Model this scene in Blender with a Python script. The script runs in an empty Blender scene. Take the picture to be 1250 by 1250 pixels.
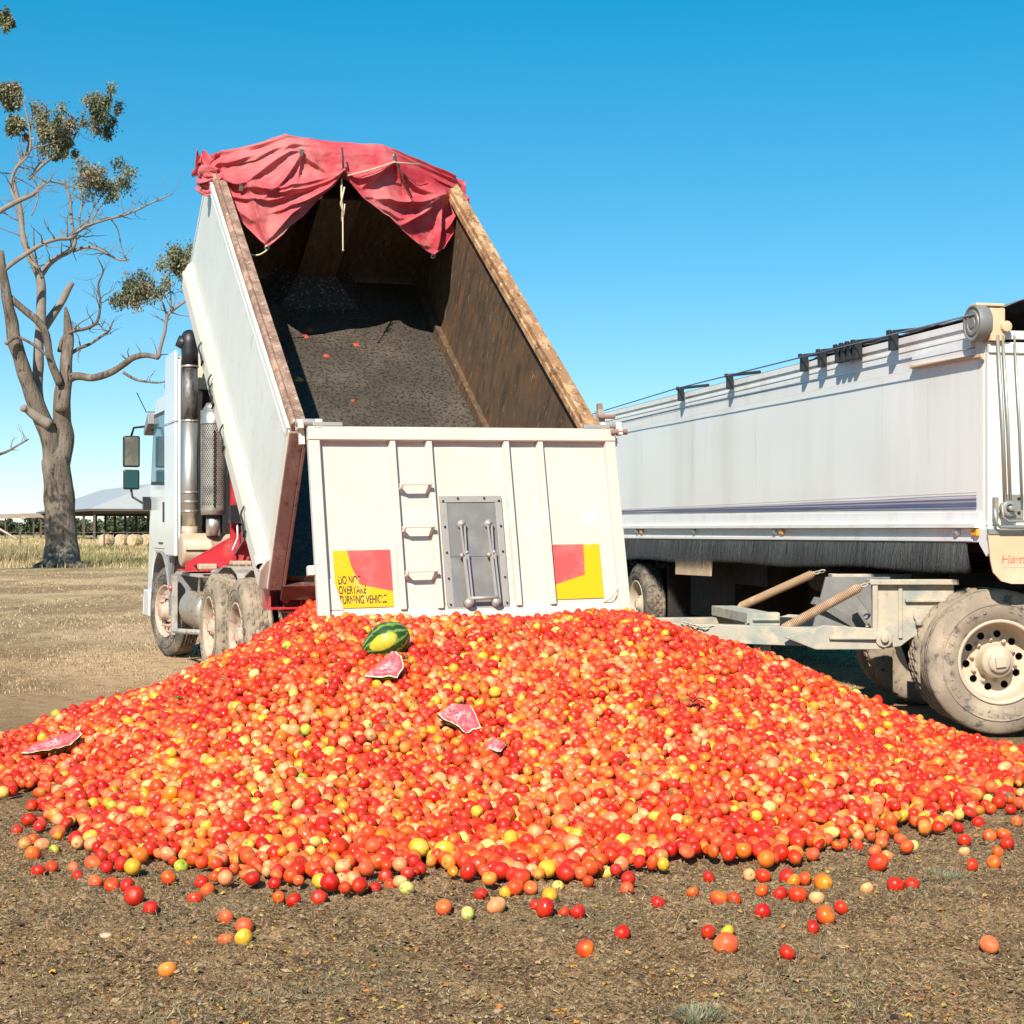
import bpy, math, random
import numpy as np
from mathutils import Matrix, Vector, noise
from mathutils.kdtree import KDTree
R = math.radians
rnd = random.Random(7)
rng = np.random.default_rng(11)
SC = bpy.context.scene
COL = SC.collection

# ------------------------------------------------------------------ camera, sky, sun, exposure
CAMH = 1.48
cam = bpy.data.cameras.new('camera'); camo = bpy.data.objects.new('camera', cam); COL.objects.link(camo)
camo.location = (0, 0, CAMH); camo.rotation_euler = (R(90.6), 0, 0)
cam.sensor_width = 36; cam.lens = 36 * 1900 / 1250; cam.clip_start = .1; cam.clip_end = 6000
SC.camera = camo
SUN_EL, SUN_AZ = 38.0, 15.0           # elevation; degrees to the left of straight behind the camera
w = bpy.data.worlds.new('World'); SC.world = w; w.use_nodes = True
nt = w.node_tree; bg = nt.nodes['Background']
sky = nt.nodes.new('ShaderNodeTexSky'); sky.sky_type = 'NISHITA'; sky.sun_disc = False
sky.sun_elevation = R(SUN_EL); sky.sun_rotation = R(180 + SUN_AZ)
sky.air_density = 1.0; sky.dust_density = 0; sky.ozone_density = 5.0; sky.altitude = 1500
hsv = nt.nodes.new('ShaderNodeHueSaturation'); hsv.inputs['Hue'].default_value = .487; hsv.inputs['Saturation'].default_value = 1.35; hsv.inputs['Value'].default_value = 1.0
gm = nt.nodes.new('ShaderNodeGamma'); gam = .74; gm.inputs[1].default_value = gam; nt.links.new(sky.outputs[0], hsv.inputs['Color']); nt.links.new(hsv.outputs[0], gm.inputs[0]); nt.links.new(gm.outputs[0], bg.inputs[0])
bg.inputs[1].default_value = .149
sl = bpy.data.lights.new('sun', 'SUN'); sl.energy = 5.0; sl.angle = R(.5); sl.color = (1, .935, .82)
so = bpy.data.objects.new('sun', sl); COL.objects.link(so)
sdir = Vector((-math.sin(R(SUN_AZ)) * math.cos(R(SUN_EL)), -math.cos(R(SUN_AZ)) * math.cos(R(SUN_EL)), math.sin(R(SUN_EL))))
so.rotation_euler = sdir.to_track_quat('Z', 'Y').to_euler(); so.location = (-8, -12, 16)
vs = SC.view_settings; vs.view_transform = 'Standard'; vs.look = 'None'; vs.exposure = .56; vs.gamma = 1
try: vs.use_curve_mapping = False
except Exception: pass

# ------------------------------------------------------------------ materials
def rgb(r, g, b):
    f = lambda c: (c / 255 / 12.92) if c <= 10 else ((c / 255 + .055) / 1.055) ** 2.4
    return (f(r), f(g), f(b), 1)
def mat(name, base, rough=.6, metal=0, layers=(), bump=None, attr=None, spec=.5, coat=0, sss=0, trans=0, alpha=None, rvar=None):
    """layers: (colour, noise scale or (sx,sy,sz), low, high, detail) laid over the base where noise is between low and high"""
    m = bpy.data.materials.new(name); m.use_nodes = True; t = m.node_tree; N = t.nodes; L = t.links
    b = N['Principled BSDF']
    tc = N.new('ShaderNodeTexCoord')
    if attr:
        a = N.new('ShaderNodeAttribute'); a.attribute_name = attr; cur = a.outputs['Color']
    else:
        c = N.new('ShaderNodeRGB'); c.outputs[0].default_value = base if len(base) == 4 else (*base, 1); cur = c.outputs[0]
    lastn = None
    for i, (colr, sc, lo, hi, det) in enumerate(layers):
        mp = N.new('ShaderNodeMapping'); L.new(tc.outputs['Object'], mp.inputs[0])
        if isinstance(sc, (tuple, list)): mp.inputs['Scale'].default_value = sc; k = 1
        else: k = sc
        mp.inputs['Location'].default_value = (i * 3.7, i * 1.3, i * 2.1)
        nz = N.new('ShaderNodeTexNoise'); nz.inputs['Scale'].default_value = k; nz.inputs['Detail'].default_value = det
        nz.inputs['Roughness'].default_value = .62
        L.new(mp.outputs[0], nz.inputs[0])
        mr = N.new('ShaderNodeMapRange'); mr.inputs[1].default_value = lo; mr.inputs[2].default_value = hi
        L.new(nz.outputs[0], mr.inputs[0])
        mx = N.new('ShaderNodeMix'); mx.data_type = 'RGBA'
        colr = tuple(colr)
        al = colr[3] if len(colr) == 4 else 1
        mu = N.new('ShaderNodeMath'); mu.operation = 'MULTIPLY'; mu.inputs[1].default_value = al; L.new(mr.outputs[0], mu.inputs[0])
        L.new(mu.outputs[0], mx.inputs[0]); L.new(cur, mx.inputs[6]); mx.inputs[7].default_value = (*colr[:3], 1)
        cur = mx.outputs[2]; lastn = nz
    L.new(cur, b.inputs['Base Color'])
    b.inputs['Roughness'].default_value = rough; b.inputs['Metallic'].default_value = metal
    b.inputs['Specular IOR Level'].default_value = spec
    if rvar and lastn:
        mr = N.new('ShaderNodeMapRange'); mr.inputs[1].default_value = .3; mr.inputs[2].default_value = .7
        mr.inputs[3].default_value = rvar[0]; mr.inputs[4].default_value = rvar[1]
        L.new(lastn.outputs[0], mr.inputs[0]); L.new(mr.outputs[0], b.inputs['Roughness'])
    if coat: b.inputs['Coat Weight'].default_value = coat; b.inputs['Coat Roughness'].default_value = .1
    if sss: b.inputs['Subsurface Weight'].default_value = sss; b.inputs['Subsurface Radius'].default_value = (.02, .008, .004); b.inputs['Subsurface Scale'].default_value = .5
    if trans: b.inputs['Transmission Weight'].default_value = trans
    if bump:
        sc, st = bump[:2]; dist = bump[2] if len(bump) > 2 else .01
        mp = N.new('ShaderNodeMapping'); L.new(tc.outputs['Object'], mp.inputs[0])
        if isinstance(sc, (tuple, list)): mp.inputs['Scale'].default_value = sc; k = 1
        else: k = sc
        nz = N.new('ShaderNodeTexNoise'); nz.inputs['Scale'].default_value = k; nz.inputs['Detail'].default_value = 8
        nz.inputs['Roughness'].default_value = .65
        L.new(mp.outputs[0], nz.inputs[0])
        bp = N.new('ShaderNodeBump'); bp.inputs['Strength'].default_value = st; bp.inputs['Distance'].default_value = dist
        L.new(nz.outputs[0], bp.inputs['Height']); L.new(bp.outputs[0], b.inputs['Normal'])
    return m
DUST = (.42, .32, .22)
M = {}
M['body_white'] = mat('aged_white_body_paint', (.68, .665, .61), .42, layers=[((.5, .47, .4, .5), (1.5, 1.5, .4), .45, .75, 6), ((.3, .2, .12, .7), (14, 14, 2.5), .66, .74, 8), ((.36, .29, .2, .35), 7, .55, .8, 9)], bump=(5, .05), spec=.4)
M['cream'] = mat('cream_paint', (.66, .60, .51), .42, layers=[((.58, .44, .3, .45), (2, 2, .7), .5, .8, 7), ((.34, .2, .11, .75), (20, 20, 6), .68, .76, 9)], bump=(6, .06))
M['beam_cream'] = mat('beam_cream_paint', (.62, .565, .48), .5, layers=[((.5, .4, .28, .45), (2, 2, .7), .5, .8, 7), ((.34, .2, .11, .75), (20, 20, 6), .66, .74, 9)], bump=(6, .06))
M['gate'] = mat('tailgate_cream_paint', (.60, .535, .465), .4, layers=[((.66, .5, .38, .55), (1.2, 1.2, .45), .46, .74, 6), ((.4, .26, .16, .6), (24, 24, 3.5), .66, .76, 9), ((.72, .66, .6, .5), 3, .55, .7, 5)], bump=(4, .07, .02))
M['trailer'] = mat('trailer_white_paint', (.82, .79, .75), .3, layers=[((.55, .49, .38, .55), (2.2, .9, .1), .5, .78, 6), ((.42, .35, .22, .5), (11, 4.5, .35), .62, .76, 8)], bump=(.9, .06, .05))
M['trailer_trim'] = mat('trailer_trim_paint', (.82, .79, .76), .35, layers=[((.5, .38, .26, .45), (3, 3, 2), .5, .8, 7)], bump=(8, .04))
M['trailer_front'] = mat('trailer_front_paint', (.70, .675, .62), .35, layers=[((.6, .5, .36, .4), (2, 2, .5), .5, .8, 6)], bump=(2, .04))
M['rim_rust'] = mat('worn_rusty_rim', (.22, .125, .085), .85, layers=[((.42, .26, .19), 7, .45, .62, 9), ((.62, .47, .38), 34, .60, .66, 8), ((.08, .045, .03), 11, .58, .72, 9)], bump=(40, .35, .004))
M['rim_bright'] = mat('worn_ochre_rim', (.31, .155, .07), .85, layers=[((.50, .31, .16), (8, 4, 8), .47, .58, 9), ((.16, .075, .04), (18, 9, 18), .54, .62, 9), ((.60, .46, .33), (30, 14, 30), .60, .68, 8)], bump=(40, .3, .004))
M['rust_wall'] = mat('rusted_bin_wall', (.11, .070, .044), .6, layers=[((.17, .088, .042), (6, 4.5, 2.2), .48, .66, 10), ((.060, .042, .030), (22, 16, 4), .48, .66, 10), ((.34, .23, .13, .85), (34, 24, 6), .60, .70, 10)], bump=(34, .5, .006), spec=.35)
M['bin_floor'] = mat('grimy_bin_floor', (.070, .056, .044), .5, layers=[((.13, .105, .08), 1.6, .45, .72, 8), ((.022, .018, .015), 34, .48, .62, 6), ((.32, .27, .2), 90, .66, .72, 4)], bump=(70, .7, .006), spec=.5)
M['salt'] = mat('pale_residue', (.05, .04, .032), .7, layers=[((.30, .26, .21), 30, .54, .66, 9)], bump=(60, .4, .004))
M['under'] = mat('dark_underbody', (.016, .014, .013), .85, layers=[((.06, .042, .03), 6, .5, .8, 8)], bump=(18, .2))
M['maroon'] = mat('dark_red_chassis', (.13, .03, .022), .6, layers=[((.28, .2, .15), 5, .5, .75, 8), ((.04, .02, .02), 14, .5, .7, 8)], bump=(20, .2))
M['post'] = mat('brown_rear_post', (.28, .16, .13), .75, layers=[((.42, .27, .22), (6, 6, 3), .5, .7, 8), ((.12, .06, .045), 18, .55, .7, 8)], bump=(30, .25, .004))
M['red'] = mat('red_truck_paint', (.50, .028, .04), .35, layers=[((.55, .3, .25, .5), 4, .5, .75, 8), ((.25, .1, .08, .6), 18, .6, .75, 8)], bump=(12, .08))
M['cab'] = mat('white_cab_paint', (.70, .71, .72), .25, layers=[((.6, .55, .46, .4), 3, .5, .8, 7)], coat=.3)
M['cab_cream'] = mat('cream_cab_back', (.72, .60, .42), .6, layers=[((.4, .3, .2, .5), 5, .5, .8, 7)])
M['dark'] = mat('black_plastic', (.018, .018, .02), .45, layers=[((.12, .1, .08, .3), 8, .5, .8, 7)])
M['rubberflap'] = mat('grey_rubber', (.22, .22, .235), .7, layers=[((.4, .34, .27, .6), 6, .45, .75, 8)], bump=(10, .2))
M['steel'] = mat('stainless_stack', (.60, .56, .51), .38, metal=.85, layers=[((.3, .25, .2), (14, 14, .7), .52, .75, 6)], bump=(9, .04), rvar=(.32, .52))
M['mesh_steel'] = mat('perforated_steel', (.5, .46, .41), .45, metal=.5, layers=[((.22, .2, .18), 8, .45, .7, 6)])
M['sooty'] = mat('sooty_stack_top', (.30, .28, .26), .5, metal=.7, layers=[((.06, .05, .05), (9, 9, 3), .42, .6, 8)])
M['tan_metal'] = mat('dusty_tan_tank', (.46, .34, .23), .55, layers=[((.72, .62, .5), 4, .5, .7, 7), ((.3, .18, .1, .6), 14, .6, .7, 8)], bump=(12, .1))
M['tyre'] = mat('dusty_tyre', (.10, .088, .078), .88, layers=[((.30, .24, .18), 5, .42, .68, 9), ((.05, .046, .042), 30, .5, .66, 8)], bump=(55, .5, .004), spec=.2)
M['tyre_tan'] = mat('mud_caked_tyre', (.27, .21, .155), .92, layers=[((.42, .33, .24), 4, .42, .66, 9), ((.10, .085, .075), 13, .54, .66, 9)], bump=(50, .6, .005), spec=.15)
M['rim_tan'] = mat('dusty_wheel_rim', (.52, .42, .31), .62, layers=[((.48, .36, .25, .7), 9, .48, .7, 8), ((.25, .14, .08, .7), 24, .62, .72, 8)], bump=(30, .15, .004))
M['rim_pink'] = mat('faded_red_hub', (.55, .33, .26), .65, layers=[((.6, .5, .4), 14, .5, .62, 8), ((.2, .09, .06), 30, .55, .7, 8)], bump=(30, .2, .004))
M['guard_grey'] = mat('dusty_grey_guard', (.42, .39, .35), .7, layers=[((.3, .23, .16), 7, .46, .66, 9), ((.12, .1, .08), 18, .58, .7, 8)], bump=(14, .15))
M['dirty_alu'] = mat('dusty_aluminium_tank', (.40, .37, .34), .45, metal=.45, layers=[((.42, .31, .2), 6, .46, .64, 9), ((.16, .12, .09), 15, .56, .7, 8)], bump=(14, .12))
M['dolly'] = mat('dusty_grey_green_steel', (.42, .37, .29), .75, layers=[((.27, .29, .25), 3.2, .46, .62, 8), ((.58, .45, .31), 6, .5, .68, 9), ((.30, .14, .06, .7), 17, .62, .74, 9)], bump=(26, .3, .005))
M['spring'] = mat('rusty_tan_spring', (.42, .26, .15), .75, layers=[((.56, .38, .25), 12, .5, .7, 8)], bump=(30, .2, .003))
M['bristle'] = mat('grey_black_bristle', (.035, .034, .034), .6, attr='col')
M['cloth'] = mat('faded_red_tarp', (.47, .034, .05), .72, layers=[((.54, .17, .17, .85), 1.3, .38, .60, 5), ((.50, .26, .20, .6), 2.0, .54, .70, 6), ((.26, .12, .08, .5), 5.5, .60, .78, 9)], bump=(22, .30, .008), spec=.3)
M['rope'] = mat('frayed_cream_rope', (.6, .5, .32), .9)
M['black_strap'] = mat('black_strap', (.03, .03, .035), .8)
M['grey_tarp'] = mat('dark_grey_tarp', (.11, .112, .118), .7, layers=[((.22, .21, .195), 3, .45, .7, 7)], bump=(12, .3, .01))
M['cream_flap'] = mat('dusty_cream_mudflap', (.62, .43, .26), .7, layers=[((.68, .52, .35), 5, .45, .7, 7)], bump=(10, .08))
M['orange'] = mat('amber_lens', (.9, .36, .01), .25, spec=.6, coat=.5)
M['yellow_sign'] = mat('warning_yellow', (.72, .43, .0), .4, layers=[((.75, .62, .3, .4), (9, 9, 3), .58, .72, 9)])
M['red_sign'] = mat('warning_red', (.72, .085, .075), .4, layers=[((.85, .3, .26, .5), 4, .5, .75, 6)])
M['sign_black'] = mat('sign_lettering', (.06, .045, .03), .5, layers=[((.75, .50, .05), 26, .555, .575, 6)])
M['flap_text'] = mat('faint_red_lettering', (.52, .17, .11), .6, layers=[((.66, .46, .29), 40, .52, .66, 6)])
M['hatch'] = mat('grey_galvanised_hatch', (.21, .20, .19), .5, metal=.2, layers=[((.29, .27, .25), 5, .45, .7, 7)], bump=(20, .08))
M['hatch_frame'] = mat('galvanised_frame', (.38, .35, .32), .5, metal=.25, layers=[((.36, .3, .25), 12, .5, .75, 7)], bump=(20, .1))
M['galv'] = mat('galvanised_rod', (.42, .41, .37), .42, metal=.6, layers=[((.5, .38, .25), 9, .5, .7, 7)])
M['stripe'] = mat('dark_blue_pinstripe', (.10, .12, .24), .4)
M['stripe2'] = mat('mauve_pinstripe', (.50, .42, .48), .4)
M['cord'] = mat('blue_grey_cord', (.12, .14, .19), .7)
M['glass'] = mat('cab_glass', (.06, .13, .17), .08, spec=.5)
M['mirror_glass'] = mat('ground_reflection_mirror', (.13, .125, .10), .25, metal=.2, layers=[((.22, .2, .15), 5, .45, .6, 5)])  # dark olive reflection of the ground painted into the glass colour
M['mirror_teal'] = mat('dark_teal_mirror', (.02, .07, .07), .15)
M['lens'] = mat('clear_lamp_lens', (.55, .55, .55), .12, metal=.5)
M['lamp_red'] = mat('red_lamp_lens', (.5, .08, .07), .2, coat=.5)
M['bark'] = mat('grey_gum_bark', (.16, .125, .098), .9, layers=[((.27, .22, .18), (3, 3, .7), .46, .66, 10), ((.05, .038, .03), (7, 7, 1.6), .55, .66, 10)], bump=((9, 9, 1.7), .9, .12), spec=.1)
M['pale_bark'] = mat('pale_branch_bark', (.25, .205, .175), .85, layers=[((.20, .15, .12), (4, 4, 4), .48, .68, 9)], bump=(9, .4, .05), spec=.1)
M['leaf'] = mat('gum_leaves', None or (.1, .1, .05), .55, attr='col', spec=.3)
M['grass'] = mat('dry_grass_blades', (.4, .3, .15), .8, attr='col', spec=.1)
M['bits'] = mat('scattered_bits', (.4, .3, .15), .8, attr='col', spec=.15)
M['roof'] = mat('pale_grey_iron_roof', (.40, .41, .41), .5, metal=.1, layers=[((.5, .42, .36), 1.2, .5, .75, 7)], bump=((4, .01, .01), .3, .1))
M['roof_rust'] = mat('rusty_iron_roof', (.38, .25, .17), .8, layers=[((.5, .42, .36), .8, .5, .7, 7)])
M['timber'] = mat('weathered_timber', (.12, .09, .07), .9)
M['hay'] = mat('dry_hay', (.42, .26, .12), .95, layers=[((.66, .5, .3), (4, 4, 4), .45, .62, 9), ((.22, .13, .06), 9, .56, .7, 9)], bump=(16, .8, .05))
M['hay_top'] = mat('bleached_hay', (.50, .41, .31), .95, layers=[((.4, .3, .2), 7, .5, .7, 9)], bump=(16, .8, .05))

def tomato_mat():
    m = bpy.data.materials.new('tomato_skin'); m.use_nodes = True; t = m.node_tree; N = t.nodes; L = t.links; b = N['Principled BSDF']
    a = N.new('ShaderNodeAttribute'); a.attribute_name = 'col'
    tc = N.new('ShaderNodeTexCoord'); nz = N.new('ShaderNodeTexNoise'); nz.inputs['Scale'].default_value = 46; nz.inputs['Detail'].default_value = 4
    L.new(tc.outputs['Object'], nz.inputs[0])
    hs = N.new('ShaderNodeHueSaturation'); mr = N.new('ShaderNodeMapRange'); mr.inputs[1].default_value = .3; mr.inputs[2].default_value = .7
    mr.inputs[3].default_value = .80; mr.inputs[4].default_value = 1.12
    L.new(nz.outputs[0], mr.inputs[0]); L.new(mr.outputs[0], hs.inputs['Value']); L.new(a.outputs['Color'], hs.inputs['Color'])
    n2 = N.new('ShaderNodeTexNoise'); n2.inputs['Scale'].default_value = 120; n2.inputs['Detail'].default_value = 3; L.new(tc.outputs['Object'], n2.inputs[0])
    m2 = N.new('ShaderNodeMapRange'); m2.inputs[1].default_value = .62; m2.inputs[2].default_value = .70; m2.inputs[4].default_value = .55; L.new(n2.outputs[0], m2.inputs[0])
    mx = N.new('ShaderNodeMix'); mx.data_type = 'RGBA'; mx.inputs[7].default_value = (.30, .19, .10, 1)
    L.new(m2.outputs[0], mx.inputs[0]); L.new(hs.outputs[0], mx.inputs[6]); L.new(mx.outputs[2], b.inputs['Base Color'])
    b.inputs['Roughness'].default_value = .24
    r3 = N.new('ShaderNodeMapRange'); r3.inputs[1].default_value = .35; r3.inputs[2].default_value = .65; r3.inputs[3].default_value = .24; r3.inputs[4].default_value = .60
    n3 = N.new('ShaderNodeTexNoise'); n3.inputs['Scale'].default_value = 16; L.new(tc.outputs['Object'], n3.inputs[0]); L.new(n3.outputs[0], r3.inputs[0]); L.new(r3.outputs[0], b.inputs['Roughness'])
    bp = N.new('ShaderNodeBump'); bp.inputs['Strength'].default_value = .15; bp.inputs['Distance'].default_value = .003
    L.new(nz.outputs[0], bp.inputs['Height']); L.new(bp.outputs[0], b.inputs['Normal'])
    b.inputs['Specular IOR Level'].default_value = .42; b.inputs['Subsurface Weight'].default_value = .12; b.inputs['Subsurface Radius'].default_value = (.012, .004, .002); b.inputs['Subsurface Scale'].default_value = 1
    return m
M['tomato'] = tomato_mat()

def melon_mat():
    m = bpy.data.materials.new('watermelon_rind'); m.use_nodes = True; t = m.node_tree; N = t.nodes; L = t.links; b = N['Principled BSDF']
    tc = N.new('ShaderNodeTexCoord'); sep = N.new('ShaderNodeSeparateXYZ'); L.new(tc.outputs['Object'], sep.inputs[0])
    at = N.new('ShaderNodeMath'); at.operation = 'ARCTAN2'; L.new(sep.outputs['Y'], at.inputs[0]); L.new(sep.outputs['Z'], at.inputs[1])
    nz = N.new('ShaderNodeTexNoise'); nz.inputs['Scale'].default_value = 22; nz.inputs['Detail'].default_value = 5; L.new(tc.outputs['Object'], nz.inputs[0])
    ma = N.new('ShaderNodeMath'); ma.operation = 'MULTIPLY_ADD'; L.new(nz.outputs[0], ma.inputs[0]); ma.inputs[1].default_value = .75; L.new(at.outputs[0], ma.inputs[2])
    mu = N.new('ShaderNodeMath'); mu.operation = 'MULTIPLY'; mu.inputs[1].default_value = 11; L.new(ma.outputs[0], mu.inputs[0])
    sn = N.new('ShaderNodeMath'); sn.operation = 'SINE'; L.new(mu.outputs[0], sn.inputs[0])
    mr = N.new('ShaderNodeMapRange'); mr.inputs[1].default_value = -.9; mr.inputs[2].default_value = .1; L.new(sn.outputs[0], mr.inputs[0])
    mx = N.new('ShaderNodeMix'); mx.data_type = 'RGBA'; mx.inputs[6].default_value = (.17, .27, .04, 1); mx.inputs[7].default_value = (.014, .06, .01, 1); L.new(mr.outputs[0], mx.inputs[0])
    # the pale ground spot, a patch of its own on the rind
    vd = N.new('ShaderNodeVectorMath'); vd.operation = 'DISTANCE'; vd.inputs[1].default_value = (-.012, -.14, .045)
    vm = N.new('ShaderNodeMapping'); vm.inputs['Scale'].default_value = (.60, 1.18, 1.45); vn = N.new('ShaderNodeVectorMath'); vn.operation = 'ADD'; L.new(tc.outputs['Object'], vm.inputs[0])
    vs2 = N.new('ShaderNodeVectorMath'); vs2.operation = 'SCALE'; vs2.inputs['Scale'].default_value = .03; L.new(nz.outputs['Color'], vs2.inputs[0]); L.new(vm.outputs[0], vn.inputs[0]); L.new(vs2.outputs[0], vn.inputs[1]); L.new(vn.outputs[0], vd.inputs[0])
    m2 = N.new('ShaderNodeMapRange'); m2.inputs[1].default_value = .07; m2.inputs[2].default_value = .085; m2.inputs[3].default_value = 1; m2.inputs[4].default_value = 0; L.new(vd.outputs['Value'], m2.inputs[0])
    mx2 = N.new('ShaderNodeMix'); mx2.data_type = 'RGBA'; mx2.inputs[7].default_value = (.50, .42, .03, 1); L.new(m2.outputs[0], mx2.inputs[0]); L.new(mx.outputs[2], mx2.inputs[6])
    L.new(mx2.outputs[2], b.inputs['Base Color']); b.inputs['Roughness'].default_value = .45
    return m
M['melon'] = melon_mat()
M['melon_flesh'] = mat('watermelon_flesh', (.70, .11, .13), .4, layers=[((.80, .34, .32), 30, .48, .68, 6), ((.5, .04, .06), 16, .55, .7, 6)], bump=(90, .4, .004))
M['melon_white'] = mat('watermelon_pith', (.80, .74, .5), .5)
M['seed'] = mat('melon_seed', (.02, .012, .01), .4)
M['green_leaf'] = mat('fresh_green_leaf', (.07, .2, .03), .5)

def ground_mat():
    m = bpy.data.materials.new('dry_paddock_soil'); m.use_nodes = True; t = m.node_tree; N = t.nodes; L = t.links; b = N['Principled BSDF']
    tc = N.new('ShaderNodeTexCoord')
    def nz(scale, det=8, rough=.62, sc3=None):
        n = N.new('ShaderNodeTexNoise'); n.inputs['Scale'].default_value = scale; n.inputs['Detail'].default_value = det; n.inputs['Roughness'].default_value = rough
        if sc3:
            mp = N.new('ShaderNodeMapping'); mp.inputs['Scale'].default_value = sc3; L.new(tc.outputs['Object'], mp.inputs[0]); L.new(mp.outputs[0], n.inputs[0])
        else: L.new(tc.outputs['Object'], n.inputs[0])
        return n.outputs[0]
    def rng_(src, lo, hi, a=0, c=1):
        r = N.new('ShaderNodeMapRange'); r.inputs[1].default_value = lo; r.inputs[2].default_value = hi; r.inputs[3].default_value = a; r.inputs[4].default_value = c; L.new(src, r.inputs[0]); return r.outputs[0]
    def mix(f, a, c):
        x = N.new('ShaderNodeMix'); x.data_type = 'RGBA'; L.new(f, x.inputs[0])
        for i, v in ((6, a), (7, c)):
            if isinstance(v, tuple): x.inputs[i].default_value = (*v, 1)
            else: L.new(v, x.inputs[i])
        return x.outputs[2]
    def mul(a, c):
        x = N.new('ShaderNodeMath'); x.operation = 'MULTIPLY'; L.new(a, x.inputs[0])
        if isinstance(c, float): x.inputs[1].default_value = c
        else: L.new(c, x.inputs[1])
        return x.outputs[0]
    sep = N.new('ShaderNodeSeparateXYZ'); L.new(tc.outputs['Object'], sep.inputs[0]); Y = sep.outputs['Y']
    near = mix(rng_(nz(3.1), .42, .58), (0.172, 0.088, 0.040), (0.333, 0.192, 0.089))
    near = mix(rng_(nz(60, 7, .75), .50, .60), near, (0.559, 0.373, 0.207))
    near = mix(mul(rng_(nz(130, 4, .75), .55, .62), .8), near, (0.667, 0.469, 0.273))
    near = mix(rng_(nz(52, 8, .85), .52, .60), near, (0.054, 0.034, 0.021))
    near = mix(mul(rng_(nz(1.3), .52, .66), .5), near, (0.161, 0.139, 0.079))
    far = mix(rng_(nz(.33, 7, .6, (1, .45, 1)), .44, .56), (0.313, 0.190, 0.100), (0.626, 0.414, 0.231))
    far = mix(rng_(nz(5.5, 8, .7), .50, .68), far, (0.139, 0.096, 0.055))
    far = mix(rng_(nz(9, 8, .7), .52, .66), far, (0.580, 0.424, 0.250))
    c = mix(rng_(Y, 9.5, 16), near, far)
    fld = mix(rng_(nz(.12, 7, .6, (1, .35, 1)), .40, .62), (.36, .26, .12), (.55, .42, .22))
    fld = mix(mul(rng_(nz(.07, 7, .6, (1, .4, 1)), .52, .66), .6), fld, (.14, .15, .06))
    c = mix(rng_(Y, 46, 62), c, fld)
    L.new(c, b.inputs['Base Color']); b.inputs['Roughness'].default_value = .95; b.inputs['Specular IOR Level'].default_value = .15
    hn = N.new('ShaderNodeMath'); hn.operation = 'ADD'; L.new(nz(30, 9, .7), hn.inputs[0]); L.new(mul(nz(95, 6, .7), .5), hn.inputs[1])
    bp = N.new('ShaderNodeBump'); bp.inputs['Strength'].default_value = .9; bp.inputs['Distance'].default_value = .03; L.new(hn.outputs[0], bp.inputs['Height']); L.new(bp.outputs[0], b.inputs['Normal'])
    return m
M['ground'] = ground_mat()

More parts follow.
